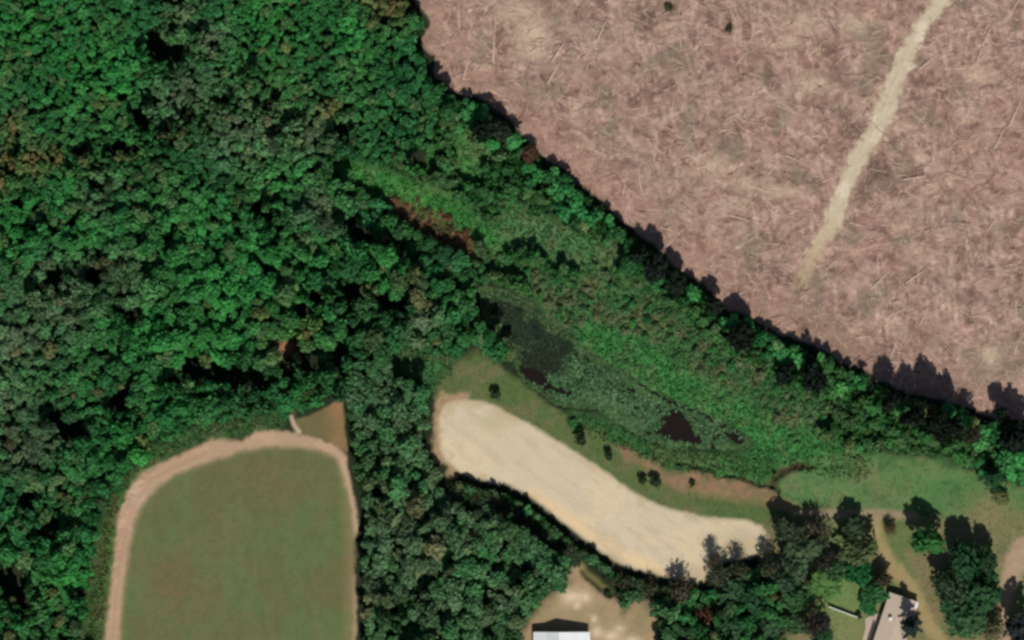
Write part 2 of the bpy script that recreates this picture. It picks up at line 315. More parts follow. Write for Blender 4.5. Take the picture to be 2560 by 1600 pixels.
# ------------------------------------------------------------------ mesh helpers
def make_mesh(name, V, F, mat, col=None):
    """V (n,3); F (m,k) all the same k; col (n,3) per-vertex base colour"""
    V = np.asarray(V, np.float32); F = np.asarray(F, np.int32); k = F.shape[1]
    me = bpy.data.meshes.new(name)
    me.vertices.add(len(V)); me.vertices.foreach_set('co', V.ravel())
    me.loops.add(F.size); me.loops.foreach_set('vertex_index', F.ravel())
    me.polygons.add(len(F)); me.polygons.foreach_set('loop_start', np.arange(0, F.size, k, dtype=np.int32))
    if col is not None:
        a = me.color_attributes.new('Col', 'FLOAT_COLOR', 'POINT')
        a.data.foreach_set('color', np.concatenate([np.asarray(col, np.float32), np.ones((len(V), 1), np.float32)], 1).ravel())
    me.update(calc_edges=True); me.materials.append(mat); return me
def link(name, data, parent=None, loc=(0, 0, 0)):
    o = bpy.data.objects.new(name, data); COL.objects.link(o); o.location = loc
    if parent: o.parent = parent
    return o
def tag(o, label, cat, group=None, kind=None):
    o['label'] = label; o['category'] = cat
    if group: o['group'] = group
    if kind: o['kind'] = kind
    return o
class MB:
    def __init__(s): s.v = []; s.f = []
    def poly(s, pts):
        b = len(s.v); s.v += [tuple(p) for p in pts]; s.f.append(tuple(range(b, b + len(pts))))
    def hexa(s, p):                  # 8 corners: bottom 0-3, top 4-7
        b = len(s.v); s.v += [tuple(q) for q in p]
        for f in ((3,2,1,0),(4,5,6,7),(0,1,5,4),(1,2,6,5),(2,3,7,6),(3,0,4,7)): s.f.append(tuple(b + i for i in f))
    def box(s, c, u, d):             # centre, half sizes along u / perpendicular / z
        ux, uy = u
        def q(a, b_, z): return (c[0] + ux * a - uy * b_, c[1] + uy * a + ux * b_, c[2] + z)
        a, b_, z = d
        s.hexa([q(-a,-b_,-z), q(a,-b_,-z), q(a,b_,-z), q(-a,b_,-z), q(-a,-b_,z), q(a,-b_,z), q(a,b_,z), q(-a,b_,z)])
    def tube(s, p0, p1, r0, r1, n=6):
        p0 = Vector(p0); p1 = Vector(p1); d = (p1 - p0).normalized(); a = d.orthogonal().normalized(); c = d.cross(a)
        b = len(s.v)
        for p, r in ((p0, r0), (p1, r1)):
            for i in range(n):
                t = 2 * math.pi * i / n; s.v.append(tuple(p + a * (r * math.cos(t)) + c * (r * math.sin(t))))
        for i in range(n): s.f.append((b + i, b + (i + 1) % n, b + n + (i + 1) % n, b + n + i))
        s.f.append(tuple(b + n + i for i in range(n))); s.f.append(tuple(b + n - 1 - i for i in range(n)))
    def build(s, name, mat, parent=None, loc=(0, 0, 0)):
        me = bpy.data.meshes.new(name); me.from_pydata(s.v, [], s.f); me.update(); me.materials.append(mat)
        return link(name, me, parent, loc)

# ------------------------------------------------------------------ ground, split along its zones
cx, cy = (X[:-1, :-1] + X[1:, 1:]) / 2, (Y[:-1, :-1] + Y[1:, 1:]) / 2
def cell(A): return (A[:-1, :-1] + A[1:, 1:]) / 2
zone = np.zeros(cx.shape, int)
ZN = [('ground', 'dark wood floor and scrub land under all the trees', 'ground')]
def zset(sd, name, label, cat, extra=None):
    ZN.append((name, label, cat)); m = cell(sd) < 0
    if extra is not None: m &= extra
    zone[m] = len(ZN) - 1
zset(np.minimum.reduce([sdg[1], sdg[2], sdg[3], sdg[4], sdg[5], sdg[6]]), 'green_bank', 'bright green tall grass banks on either side of the pond', 'grass bank')
zset(sdMg, 'grass_margin', 'olive grass margin above the sandy clearing', 'grass')
zset(sdG, 'grass_lawn', 'open green grass between tree belt and the grove at lower right', 'lawn')
zset(sdE, 'dry_lawn', 'dry olive lawn around the tan-roofed house', 'lawn')
zset(sdYl, 'yellow_path', 'yellow worn path beside the tan-roofed house', 'path')
zset(sdBe, 'beige_path', 'narrow beige path along the edge of the green grass', 'path')
zset(sdEa, 'sandy_drive', 'pinkish sandy drive at the right edge', 'drive')
zset(sdR, 'bare_earth', 'reddish bare earth streak between grass and sandy clearing', 'earth')
zset(sdF, 'cleared_field', 'pinkish brown cleared field strewn with dead branches', 'field')
zset(sdT, 'field_track', 'pale track running across the brown cleared field', 'track', cell(sdF) < 0)
zset(sdSt, 'footpath', 'brown footpath leading up into the wood from the dirt loop', 'path')
zset(sdC, 'earth_corner', 'orange brown earth corner above the dirt loop', 'earth')
zset(sdL, 'dirt_track', 'pinkish dirt track curving round the grass field', 'track')
zset(sdM, 'grass_field', 'olive green mown grass field inside the dirt track', 'field')
zset(sdY, 'yard', 'tan bare yard around the white-roofed house', 'yard')
zset(np.minimum(sdS, sdSW), 'sandy_clearing', 'long pale sandy clearing running diagonally', 'clearing')
zset(sdDA, 'ditch', 'narrow straight ditch at the corner of the yard', 'ditch')
zset(sdP, 'pond_bed', 'muddy bed and rim of the pond', 'pond bed')
PX, PY = wx(X), wy(Y)
ny, nx = X.shape
idx = np.arange(ny * nx).reshape(ny, nx)
quads = np.stack([idx[1:, :-1], idx[1:, 1:], idx[:-1, 1:], idx[:-1, :-1]], -1)
allv = np.stack([PX, PY, Z], -1).reshape(-1, 3); allc = C.reshape(-1, 3)
for zi, (nm, lab, cat) in enumerate(ZN):
    q = quads[zone == zi]
    if not len(q): continue
    u, inv = np.unique(q, return_inverse=True)
    V, F, CC = allv[u], inv.reshape(-1, 4), allc[u]
    if nm == 'ground':               # carry the sheet on to the horizon
        x0, x1, y0, y1 = PX.min(), PX.max(), PY.min(), PY.max(); R = 5000
        b = len(V)
        ring = [(x0,y0),(x1,y0),(x1,y1),(x0,y1),(-R,-R),(R,-R),(R,R),(-R,R)]
        V = np.concatenate([V, np.array([(a, c, -.15) for a, c in ring])])
        F = np.concatenate([F, np.array([(4,5,1,0),(5,6,2,1),(6,7,3,2),(7,4,0,3)]) + b])
        CC = np.concatenate([CC, np.tile(alb(70, 88, 56), (8, 1))])
    me = make_mesh(nm, V, F, M_GROUND, CC)
    me.polygons.foreach_set('use_smooth', np.ones(len(F), bool))
    tag(link(nm, me), lab, cat, kind='structure')

# water of the pond
pw = np.asarray(P_POND, float); pc = pw.mean(0)
mb = MB(); pv = []
mw_ = cell(sdP) < 8
q = quads[mw_]; u, inv = np.unique(q, return_inverse=True)
V = allv[u].copy(); V[:, 2] = -.38
me = make_mesh('pond', V, inv.reshape(-1, 4), M_WATER)
tag(link('pond', me), 'dark still pond water lying between green banks', 'pond', kind='structure')

# ------------------------------------------------------------------ foliage prototypes (unit radius)
def cards(pos, nor, size, rng, stretch=1.0):
    n = len(pos); r = rng.normal(size=(n, 3)); t = np.cross(nor, r); t /= np.linalg.norm(t, axis=1, keepdims=True) + 1e-9
    b = np.cross(nor, t); s = size[:, None]
    j = lambda: (0.75 + .5 * rng.random((n, 1)))
    V = np.stack([pos + t * s * j() * stretch, pos + b * s * j() * .8, pos - t * s * j() * stretch, pos - b * s * j() * .8], 1).reshape(-1, 3)
    return V, np.arange(4 * n).reshape(-1, 4)
def unit(v): return v / (np.linalg.norm(v, axis=1, keepdims=True) + 1e-9)
def broad_crown(seed, nleaf, lobes=8, leaf=.17, flat=1.0):
    rng = np.random.default_rng(seed)
    L = [(0, 0, .05, .62)]
    for i in range(lobes):
        a = 2 * math.pi * (i + rng.random() * .7) / lobes; d = .42 + .25 * rng.random()
        L.append((d * math.cos(a), d * math.sin(a), -.15 + .4 * rng.random(), .28 + .2 * rng.random()))
    L = np.array(L); p = L[:, 3] ** 2; p /= p.sum()
    li = rng.choice(len(L), nleaf, p=p)
    d = unit(rng.normal(size=(nleaf, 3)) + np.array([0, 0, .45])); 
    pos = L[li, :3] + d * L[li, 3:4] * (.58 + .58 * rng.random((nleaf, 1)))
    nor = unit(d * .9 + rng.normal(size=(nleaf, 3)) * .5)
    pos[:, 2] *= flat
    return cards(pos, nor, leaf * (.6 + .8 * rng.random(nleaf)), rng)
def pine_crown(seed, nwh=9):
    rng = np.random.default_rng(seed); V = []; N = []; SZ = []
    for w in range(nwh):
        t = w / (nwh - 1); z = -1 + 1.95 * t; rad = (1 - t) ** .75 * .98 + .06
        nb = int(8 - 3 * t); a0 = rng.random() * 6.28
        for k in range(nb):
            a = a0 + 6.283 * (k + .4 * rng.random()) / nb; rr = rad * (.7 + .4 * rng.random())
            for f in np.linspace(.25, 1, 4):
                V.append((rr * f * math.cos(a), rr * f * math.sin(a), z + .12 - .16 * f * rr)); N.append((.25 * math.cos(a), .25 * math.sin(a), 1)); SZ.append(.1 + .07 * (1 - abs(f - .6)))
    pos = np.array(V) + rng.normal(size=(len(V), 3)) * .03; nor = unit(np.array(N) + rng.normal(size=(len(V), 3)) * .4)
    return cards(pos, nor, np.array(SZ) * 1.1, rng, 1.2)
def bare_crown(seed, nleaf=150, ntw=110):
    rng = np.random.default_rng(seed)
    d = unit(rng.normal(size=(nleaf, 3)) + np.array([0, 0, .7])); pos = d * (.45 + .55 * rng.random((nleaf, 1))); pos[:, 2] *= .85
    V1, F1 = cards(pos, unit(d + rng.normal(size=(nleaf, 3)) * .8), .10 * (.5 + .9 * rng.random(nleaf)), rng)
    d2 = unit(rng.normal(size=(ntw, 3)) + np.array([0, 0, .8])); a = d2 * (.05 + .35 * rng.random((ntw, 1))) + np.array([0, 0, -.35]); b = d2 * (.8 + .35 * rng.random((ntw, 1))) + rng.normal(size=(ntw, 3)) * .14
    s = unit(np.cross(d2, rng.normal(size=(ntw, 3)))) * .022
    V2 = np.stack([a - s, a + s, b + s * .4, b - s * .4], 1).reshape(-1, 3)
    return np.concatenate([V1, V2]), np.concatenate([F1, np.arange(4 * ntw).reshape(-1, 4) + len(V1)])
BROAD = [broad_crown(100 + i, 420, 6 + i % 4, .15 + .015 * (i % 3)) for i in range(10)]
SMALL = [broad_crown(200 + i, 190, 5 + i % 3, .25) for i in range(10)]
SHRUB = [broad_crown(300 + i, 150, 6, .22, .8) for i in range(6)]
PINE = [pine_crown(400 + i) for i in range(4)]
BARE = [bare_crown(500 + i, 300, 120) for i in range(5)]
ME = {'broad': [make_mesh('crown', *p, M_LEAF) for p in BROAD], 'shrub': [make_mesh('foliage', *p, M_LEAF) for p in SHRUB],
      'pine': [make_mesh('crown', *p, M_LEAF) for p in PINE], 'bare': [make_mesh('crown', *p, M_LEAF) for p in BARE]}
def trunk_mesh(seed, limbs):
    rng = random.Random(seed); mb = MB(); p = Vector((0, 0, -.02)); r = .03
    for i in range(3):
        q_ = Vector((rng.uniform(-.02, .02), rng.uniform(-.02, .02), .25 * (i + 1))); mb.tube(p, q_, r, r * .75, 6); p = q_; r *= .75
    for k in range(limbs):
        a = 6.283 * (k + rng.random() * .5) / limbs; z = .4 + .3 * rng.random()
        mb.tube((0, 0, z), (.16 * math.cos(a), .16 * math.sin(a), z + .18), .012, .005, 4)
    me = bpy.data.meshes.new('trunk'); me.from_pydata(mb.v, [], mb.f); me.update(); me.materials.append(M_BARK); return me
TRUNKS = [trunk_mesh(i, 5) for i in range(3)]

# ------------------------------------------------------------------ where the trees stand
GREY = [(440,230,45),(480,225,60),(430,260,60),(600,330,90),(680,350,80),(790,330,60),(150,760,110),(60,860,90),(210,690,60),(30,1000,70),(60,1110,80),(110,1100,60),(300,700,70),(785,515,50),(830,560,40),
        (1050,800,50),(940,1000,80),(1020,1100,60),(1000,1330,90),(1080,1360,80),(1180,1255,80),(930,1480,70),(1100,1500,70),(1250,1500,50),(1000,1420,60),(250,490,60),(530,100,45),(450,40,40)]
BRIGHT = [(100,60,110),(260,200,110),(680,30,110),(30,560,90),(180,480,70),(510,555,60),(220,590,90),(640,690,110),(330,880,140),(540,850,110),(560,730,80),(690,640,60),(840,610,60),(200,1440,70),(330,1110,80),
          (700,440,70),(880,100,60),(180,170,100),(440,640,90),(960,690,60),(1440,700,80),(1500,760,70),(770,800,60),(1470,690,60)]
WARM = [(90,405,40),(20,410,40),(262,255,14),(140,400,24),(690,870,26),(725,880,22),(155,1232,14),(0,470,30),(830,280,26),(770,830,30),(970,10,50),(40,320,30)]
DARK = [(1130,600,70),(900,760,80),(990,760,60),(300,960,80),(150,1050,80),(640,960,90),(900,1060,60),(250,680,50)]
GAPS = [(385,100,26),(400,125,26),(440,138,26),(498,75,12),(350,268,16),(362,300,22),(420,320,18),(470,288,20),(295,372,22),(335,368,16),(255,465,20),(670,262,18),(850,325,22),(645,512,22),(668,540,18),(90,570,16),
        (140,690,30),(105,718,22),(235,690,22),(330,790,20),(485,925,32),(540,930,34),(600,935,34),(655,945,30),(440,955,18),(780,905,30),(840,905,26),(760,782,24),(795,735,28),(880,725,28),(150,1045,26),(310,1000,32),
        (185,1075,30),(880,565,26),(915,590,22),(1012,645,20),(960,755,24),(1005,765,20),(870,750,22),(850,875,24),(130,1320,30),(70,1250,22),(30,1450,38),(60,1500,22),(210,1480,16),(950,1230,16),(1320,1425,20),
        (1050,1475,18),(985,1515,18),(1130,1400,14),(200,385,18),(620,170,12),(560,250,16),(40,380,12),(1240,300,22),(1050,400,26),(1075,420,24),(1190,440,16),(1280,520,18),(1390,660,20),(1560,700,16),(840,940,20),(700,330,14),(740,290,16)]
open_ = np.minimum.reduce([sdF - 14, sdL - 16, sdM - 10, sdC - 10, sdS - 22, sdMg - 6, sdP - 12, sdG - 6, sdE, sdY - 2 - 40 * (n_mid - .42), sdRu, sdDA - 14, sdSt + 14,
                           sdg[1] - 4, sdg[2], sdg[3], sdg[4] + 8, sdg[5], sdg[6], sdg[7], sdg[8], sdSc + 14])
open_ = np.minimum.reduce([open_, sdSW - 14, np.hypot(X - 718, Y - 868) - 26 + 40 * (n_fine - .5), sd_line(X, Y, [(718,880,8),(712,905,6),(716,940,4)]) - 4])
seg_n = fbm(X, Y, 45, 111, 3); lumn = fbm(X, Y, 130, 161, 3, .6)
def tint_at(px, py, rng):
    g = np.array(alb(48, 93, 52)); n = fbm(np.array([px * 1.0]), np.array([py * 1.0]), 90, 121, 3)[0]
    if n > .5: g = g + (n - .5) * 3 * (np.array(alb(62, 100, 56)) - g)
    else: g = g + (.5 - n) * 3 * (np.array(alb(38, 86, 52)) - g)
    def mixs(lst, c, k):
        nonlocal g
        w = max([math.exp(-((px - x) ** 2 + (py - y) ** 2) / (r * r)) for x, y, r in lst]); w = min(1, w * k * (.7 + .6 * rng.random())); g = g * (1 - w) + np.array(c) * w; return w
    mixs(BRIGHT, alb(50, 112, 56), .9); wg = mixs(GREY, alb(84, 98, 76), .8); mixs(WARM, alb(104, 94, 60), .9); mixs(DARK, alb(48, 70, 50), .5)
    if px > 880 and py > 980 and px < 1700: g = g * .55 + .45 * np.array(alb(76, 98, 70))
    j = rng.random(); f = .72 + .56 * rng.random()
    if j < .10: g = g * .6 + .4 * np.array(alb(88, 92, 66))
    elif j < .13: g = g * .55 + .45 * np.array(alb(104, 86, 60))
    elif j < .3: g = g * .6 + .4 * np.array(alb(40, 100, 54))
    return g * f * 2.2 * (.74 + .52 * float(grid_at(lumn, px, py))), wg

trees = []        # dict px, py, r (m), H, kind, tint, label, group
cellmap = {}
def can(px, py, r, pack):
    x, y = wx(px), wy(py); ci, cj = int(x // 7), int(y // 7)
    for a in (ci - 1, ci, ci + 1):
        for b in (cj - 1, cj, cj + 1):
            for (qx, qy, qr) in cellmap.get((a, b), ()):
                if (qx - x) ** 2 + (qy - y) ** 2 < (pack * (qr + r)) ** 2: return False
    return True
def add_tree(px, py, r, H, kind, tint, label=None, cat='tree', group=None):
    x, y = wx(px), wy(py); cellmap.setdefault((int(x // 7), int(y // 7)), []).append((x, y, r))
    trees.append(dict(px=px, py=py, r=r, H=H, kind=kind, tint=tuple(tint), label=label, cat=cat, group=group))
T_ = lambda r, g, b: alb(r, g, b) * 1.4
MAN = [  # px, py, radius px, height m, kind, colour, label
 (2002,1378,62,9.5,'broad',(74,92,66),'largest grey-green tree of the grove, at the right end of the sandy clearing'),
 (1968,1326,42,8,'broad',(60,72,54),'dark grey-green tree on the upper left of the largest grove tree'),
 (2036,1326,40,8,'bare',(86,82,66),'brownish half-bare tree between the largest grove tree and its olive neighbour'),
 (2142,1376,50,9.5,'broad',(84,98,64),'tall olive tree left of the yellow path, under the beige path'),
 (2132,1320,36,7.5,'broad',(58,74,52),'dark tree touching the beige path just above the tall olive tree'),
 (2314,1350,48,13,'broad',(62,112,60),'round bright green tree standing alone right of the yellow path'),
 (2408,1405,50,12,'broad',(44,82,52),'tall dark green tree below right of the round bright green tree'),
 (2382,1470,52,11,'bare',(70,90,66),'grey-green tree right of the yellow path below the tall dark tree'),
 (2450,1480,56,11,'broad',(52,86,54),'broad dark green tree right of the tan-roofed house, beside the sandy drive'),
 (2462,1400,38,9,'broad',(48,74,48),'dark tree in front of the sandy drive, above the broad dark green tree'),
 (2412,1548,56,9,'broad',(60,94,60),'wide mid-green tree at the bottom, right of the yellow path'),
 (2480,1572,40,8,'bare',(98,98,74),'pale grey-olive tree at the bottom edge beside the sandy drive'),
 (2372,1520,34,7,'broad',(54,92,58),'small green tree at the right side of the yellow path near the bottom'),
 (1922,1420,28,9,'bare',(70,76,58),'small dark half-bare tree at the lower tip of the sandy clearing'),
 (1950,1455,34,8,'broad',(58,80,58),'grey-green tree below the small dark half-bare tree near the clearing tip'),
 (2065,1455,46,6,'broad',(92,128,72),'pale yellow-green round tree above the white fence'),
 (2020,1480,30,5,'broad',(84,120,70),'smaller pale green tree left of the pale yellow-green round tree'),
 (2145,1432,36,7,'broad',(38,92,52),'deep green tree above the tan-roofed house, beside the yellow path'),
 (2206,1446,24,6,'broad',(60,58,42),'small dark brown tree on the yellow path above the tan roof'),
 (2183,1484,34,6,'broad',(56,102,60),'green tree touching the upper left corner of the tan roof'),
 (2168,1518,26,4,'broad',(44,100,58),'low bright green tree between the white fence and the tan roof'),
 (2036,1556,40,11,'bare',(60,54,52),'dark purplish tree below the left end of the white fence'),
 (2054,1592,30,6,'broad',(50,84,54),'green tree at the bottom edge below the dark purplish tree'),
 (2276,1566,30,12,'pine',(44,54,56),'dark blue-grey conifer overhanging the right side of the tan roof'),
 (2548,1568,48,12,'broad',(48,54,54),'dark grey tree at the bottom right corner of the photo'),
 (2225,1322,20,4,'bare',(104,90,68),'small brown leafless tree on the yellow path near the beige path'),
 (2478,1190,34,10,'pine',(38,70,44),'dark green conifer alone on the green grass by the right edge'),
 (2502,1245,24,3,'broad',(104,110,70),'low olive tree below the dark conifer by the right edge'),
 (1798,1440,36,8,'bare',(84,94,72),'grey-green half-bare tree at the lower right corner of the sandy clearing'),
 (1783,1400,20,7,'bare',(86,72,60),'thin bare tree casting shadow on the lower right corner of the clearing'),
 (1850,1425,26,8,'bare',(78,82,62),'thin half-bare tree below the right end of the sandy clearing'),
 (1832,1482,42,8,'broad',(60,90,60),'mid-green tree below the corner of the sandy clearing, beside the reddish tree'),
 (1757,1540,34,6,'bare',(104,74,58),'reddish brown tree in the grove below the sandy clearing'),
 (1715,1585,34,7,'broad',(58,88,56),'green tree at the bottom edge left of the reddish brown tree'),
 (1884,1505,42,9,'broad',(50,86,56),'dark green tree right of the reddish brown tree'),
 (1820,1570,46,9,'broad',(60,92,60),'broad green tree at the bottom edge right of the reddish brown tree'),
 (1920,1570,42,8,'broad',(62,90,62),'grey-green tree at the bottom edge left of the dark purplish tree'),
 (1700,1475,36,8,'bare',(82,80,66),'grey half-bare tree left of the sandy gap under the clearing'),
 (1850,842,40,12,'broad',(28,36,30),'stout very dark tree breaking into the lower edge of the brown field'),
 (1782,762,28,9,'broad',(34,46,36),'dark tree up along the edge from the stout very dark tree'),
 (1690,708,34,9,'broad',(30,44,34),'dark tree on the field edge nearest the pond'),
 (1640,668,36,11,'broad',(32,42,36),'dark tree on the field edge next to the one nearest the pond'),
 (2032,950,38,12,'broad',(30,42,34),'dark tree at the field edge below the end of the pale track'),
 (1962,935,32,10,'broad',(30,46,34),'smaller dark tree left of the one below the pale track'),
 (2222,1005,26,14,'broad',(36,42,34),'dark slender tree on the field edge left of the tall ragged group'),
 (2282,1040,30,17,'broad',(32,40,32),'tall ragged dark tree, first of the group shading the field corner'),
 (2332,1050,34,20,'broad',(28,38,30),'tallest dark tree of the ragged group shading the field corner'),
 (2378,1066,30,17,'broad',(30,40,32),'dark tree on the right of the ragged group shading the field corner'),
 (2425,1085,28,13,'bare',(60,58,48),'bare dark tree at the right end of the ragged group by the field corner'),
 (2540,1095,44,15,'broad',(28,40,32),'large dark tree at the right edge where the brown field ends'),
 (2258,1045,18,13,'broad',(34,42,34),'thin dark tree on the left flank of the ragged group by the field corner'),
 (2352,1085,24,14,'broad',(30,42,32),'dark tree in front of the tallest dark tree of the ragged group'),
 (2500,1040,24,10,'broad',(32,44,34),'smaller dark tree left of the large dark tree at the right edge'),
 (1600,640,26,9,'broad',(32,44,36),'dark tree at upper left end of the row on the field edge above pond'),
 (2060,1400,28,9,'bare',(62,62,50),'dark half-bare tree in the shade right of the largest grove tree'),
 (1990,1420,40,9,'broad',(70,92,66),'grey-green tree right below the largest grove tree'),
 (2085,1425,30,7,'broad',(60,92,58),'small green tree between the tall olive tree and the pale yellow-green one'),
 (1985,1500,36,7,'broad',(62,96,60),'mid-green tree left of the pale green trees above the fence'),
 (1990,1560,34,6,'broad',(66,96,62),'mid-green tree left of the dark purplish tree'),
 (2355,1445,30,9,'broad',(52,76,50),'dark tree on the left flank of the tall dark green tree'),
 (1208,330,34,11,'broad',(28,44,32),'dark tree at the field edge below its upper left corner'),
 (1255,330,28,9,'broad',(50,60,46),'second dark tree at the field edge upper left, right of its twin'),
 (1325,385,26,5,'broad',(84,62,48),'rust brown low tree on the edge of the brown field'),
]
for (px, py, r, H, kd, c, lab) in MAN:
    add_tree(px, py, r * K, H, kd, T_(*c), lab); trees[-1]['deep'] = kd == 'broad' and H > 8.5
EDGE = [(1122,1222),(1142,1240),(1165,1248),(1190,1242),(1216,1248),(1240,1258),(1265,1272),(1290,1288),(1315,1306),(1340,1324),(1364,1342),(1388,1358),(1412,1376),(1440,1395),(1545,1446),(1570,1458),(1596,1468),(1622,1474),(1650,1482)]
for i, (px, py) in enumerate(EDGE):
    rr = (24 + 6 * ((i * 37) % 5) / 4) * K; kd = 'bare' if i % 3 != 1 else 'broad'
    add_tree(px, py, rr, 3.0 + 1.8 * ((i * 53) % 7) / 6, kd, T_(*[(78,80,62),(60,78,54),(84,76,62)][i % 3]), None, group='trees along the lower edge of the sandy clearing')
rng = random.Random(5)
def gap(px, py): return any((px - x) ** 2 + (py - y) ** 2 < (r * 1.05) ** 2 for x, y, r in GAPS)
def south_gap(px, py): return any(py > y and abs(px - x - 4) < r + 10 and math.hypot(px - x, py - y) < 1.9 * r + 22 for x, y, r in GAPS)
tries = 0
# larger crowns first, then smaller ones between them
for size_pass, N in ((0, 11500), (1, 33000), (2, 28000)):
    for _ in range(N):
        px = rng.uniform(-180, 2740); py = rng.uniform(-140, 1740)
        if grid_at(open_, px, py) < 4 or gap(px, py): continue
        fine = float(sstep(620, 420, py + .12 * abs(px - 400)) * sstep(1150, 950, px)) * .9
        fine = max(fine, .3 * (px < 330))
        n = float(grid_at(seg_n, px, py))
        big = 2.1 + 1.5 * sstep(.35, .65, n); r = big * (1 - fine) + (1.0 + .7 * rng.random()) * fine
        r *= (1.0, .74, .55)[size_pass] * rng.uniform(.85, 1.15)
        if size_pass == 0 and fine > .6: r *= 1.25
        low = float(grid_at(sdS2, px, py)) < 0
        if low:
            if n < .44 and rng.random() < .85: continue
            r = max(.9, r * .68)
        edge = float(grid_at(sdF, px, py)) < 85 and px > 1130
        belt = px > 1880 and py < 1210
        if edge and not low:
            if n < .45: continue
            r *= .8
        r = max(r, .9)
        if grid_at(open_, px, py) * K < r * .55: continue
        if not can(px, py, r, (.60, .58, .58)[size_pass]): continue
        t, wg = tint_at(px, py, rng)
        kd = 'bare' if (wg > .62 and rng.random() < .45 and r > 1.7) else 'broad'
        H = (2.6 + 2.5 * r + rng.uniform(-.8, 1.7)) * (1 - fine) + (4.2 + 1.1 * r + rng.uniform(-.3, .5)) * fine + (4.5 if south_gap(px, py) else 0)
        if (belt or edge) and not low: H = 1.8 + 1.5 * r + rng.uniform(0, 1.2); t = np.array(t) * (.75 if edge and rng.random() < .28 else 1.5)  # some edge trees get a shadowy darkening in their tint
        if grid_at(sdRu, px, py) < 80 or (grid_at(sdS, px, py) < 80 and py > 1120): H *= .55
        if low: H = 1.2 + 1.6 * r + rng.uniform(0, 1.5); t = np.array(t) * .35 + .65 * alb(*rng.choice([(66,116,62),(80,118,68),(58,106,58),(94,116,74),(70,100,62)])) * rng.uniform(1.1, 1.7)
        add_tree(px, py, r, H, kd, t); trees[-1]['deep'] = south_gap(px, py) and not low and not belt
# shrubs of the scrub, the pond banks and the rust-brown patch
sh_ok = np.where((sdg[4] < 0) | (sdg[3] < 4) | (seg_n < .47), 900, sdSc + 6)
nsh = 0
for _ in range(5000):
    px = rng.uniform(960, 2200); py = rng.uniform(440, 1200)
    a, b = grid_at(sh_ok, px, py), grid_at(sdRu, px, py)
    lowg = min(grid_at(sdg[3], px, py), grid_at(sdg[6], px, py)) < -8 and rng.random() < .012
    if not (a < 0 or b < 0 or lowg) or grid_at(sdP, px, py) < 14 or nsh >= 285: continue
    r = rng.uniform(.8, 1.9)
    if not can(px, py, r, .8): continue
    if b < 0: c = T_(*rng.choice([(122,90,66),(108,80,60),(92,92,64),(116,94,68)]))
    else: c = 1.15 * T_(*rng.choice([(60,112,60),(66,104,64),(84,106,70),(52,100,56),(96,106,76)])) * rng.uniform(.85, 1.25)
    add_tree(px, py, r, r * (1.1 if b > 0 else .9), 'shrub', np.asarray(c) * (1.2 if b > 0 else 1), None, 'shrub'); nsh += 1
for (px, py, r, lab) in ((1240,986,16,'dark round bush at the upper edge of the sandy clearing near its left end'),(1452,1098,20,'largest dark bush on the olive margin above the sandy clearing'),
                         (1522,1138,14,'small dark bush at the left end of the reddish earth streak'),(1606,1201,13,'left of two small bushes side by side under the reddish earth'),
                         (1640,1205,17,'right and larger of two dark bushes side by side under the reddish earth'),(1730,1210,9,'tiny lone bush on the reddish earth streak'),
                         (1518,1486,10,'small dark bush at the lower end of the ditch'),(2148,1539,9,'tiny dark bush at the right end of the white fence'),
                         (1822,72,11,'dark brown bush alone in the brown field, left of the pale patches'),(1672,20,13,'dark bush at the top edge of the brown field')):
    field = grid_at(sdF, px, py) < 0
    add_tree(px, py, r * K, r * K * (1.0 if field else 1.6), 'shrub', T_(*((88, 82, 62) if field else (50, 68, 44))), lab, 'bush')

def region(px, py):
    if px < 345 and py > 1090: return 'in the wood outside the dirt track bend'
    if px < 1090 and py < 470: return 'in the wood left of the brown field'
    if px < 1120 and py < 1090 and not (px > 880 and py > 985): return 'in the wood above the grass field'
    if px < 1680 and py > 980 and px < 1500 + 200: return 'in wood between grass field and clearing' if py > 980 and px < 1440 else 'in grove below the sandy clearing'
    if px > 1880 and py < 1260: return 'in the belt below the brown field'
    if py < 1130: return 'in scrub between pond and brown field'
    return 'in the grove around tan-roofed house'
def hue(t, r, kind):
    t = np.asarray(t); R, G, B = t
    if R > G * 1.02: return 'brownish'
    if R > G * .72: return 'grey-green'
    return 'bright green' if G > .125 else ('mid-green' if G > .085 else 'dark green')
ONES = 'zero one two three four five six seven eight nine ten eleven twelve thirteen fourteen fifteen sixteen seventeen eighteen nineteen'.split()
TENS = 'x x twenty thirty forty fifty sixty seventy eighty ninety'.split()
def spell(n): return ONES[n] if n < 20 else (TENS[n // 10] + ('-' + ONES[n % 10] if n % 10 else ''))
def pct(v, full): return spell(int(max(0, min(99, round(100 * v / full)))))
inview = lambda t: -t['r'] / K < t['px'] < 2560 + t['r'] / K and -t['r'] / K < t['py'] < 1600 + t['r'] / K
named = [t for t in trees if t['label'] or t['kind'] != 'broad']
broad = sorted([t for t in trees if not (t['label'] or t['kind'] != 'broad') and inview(t)], key=lambda t: -t['r'])
nb_named = sum(1 for t in named if t['kind'] == 'broad')
single = broad[:max(0, 300 - nb_named)]
ids = {id(t) for t in single} | {id(t) for t in named if inview(t)}
bare_u = sorted([t for t in named if t['kind'] == 'bare' and not t['label'] and not t['group'] and inview(t)], key=lambda t: -t['r'])
for t in bare_u[250:]: ids.discard(id(t))
mass = [t for t in trees if id(t) not in ids]
NAMES = {'broad': 'broadleaf_tree', 'bare': 'bare_tree', 'pine': 'pine_tree', 'shrub': 'shrub'}
PROTO = {}
used = set()
SIZEW = lambda t: 'large' if t['r'] > 3.1 else ('medium' if t['r'] > 2.3 else 'small')
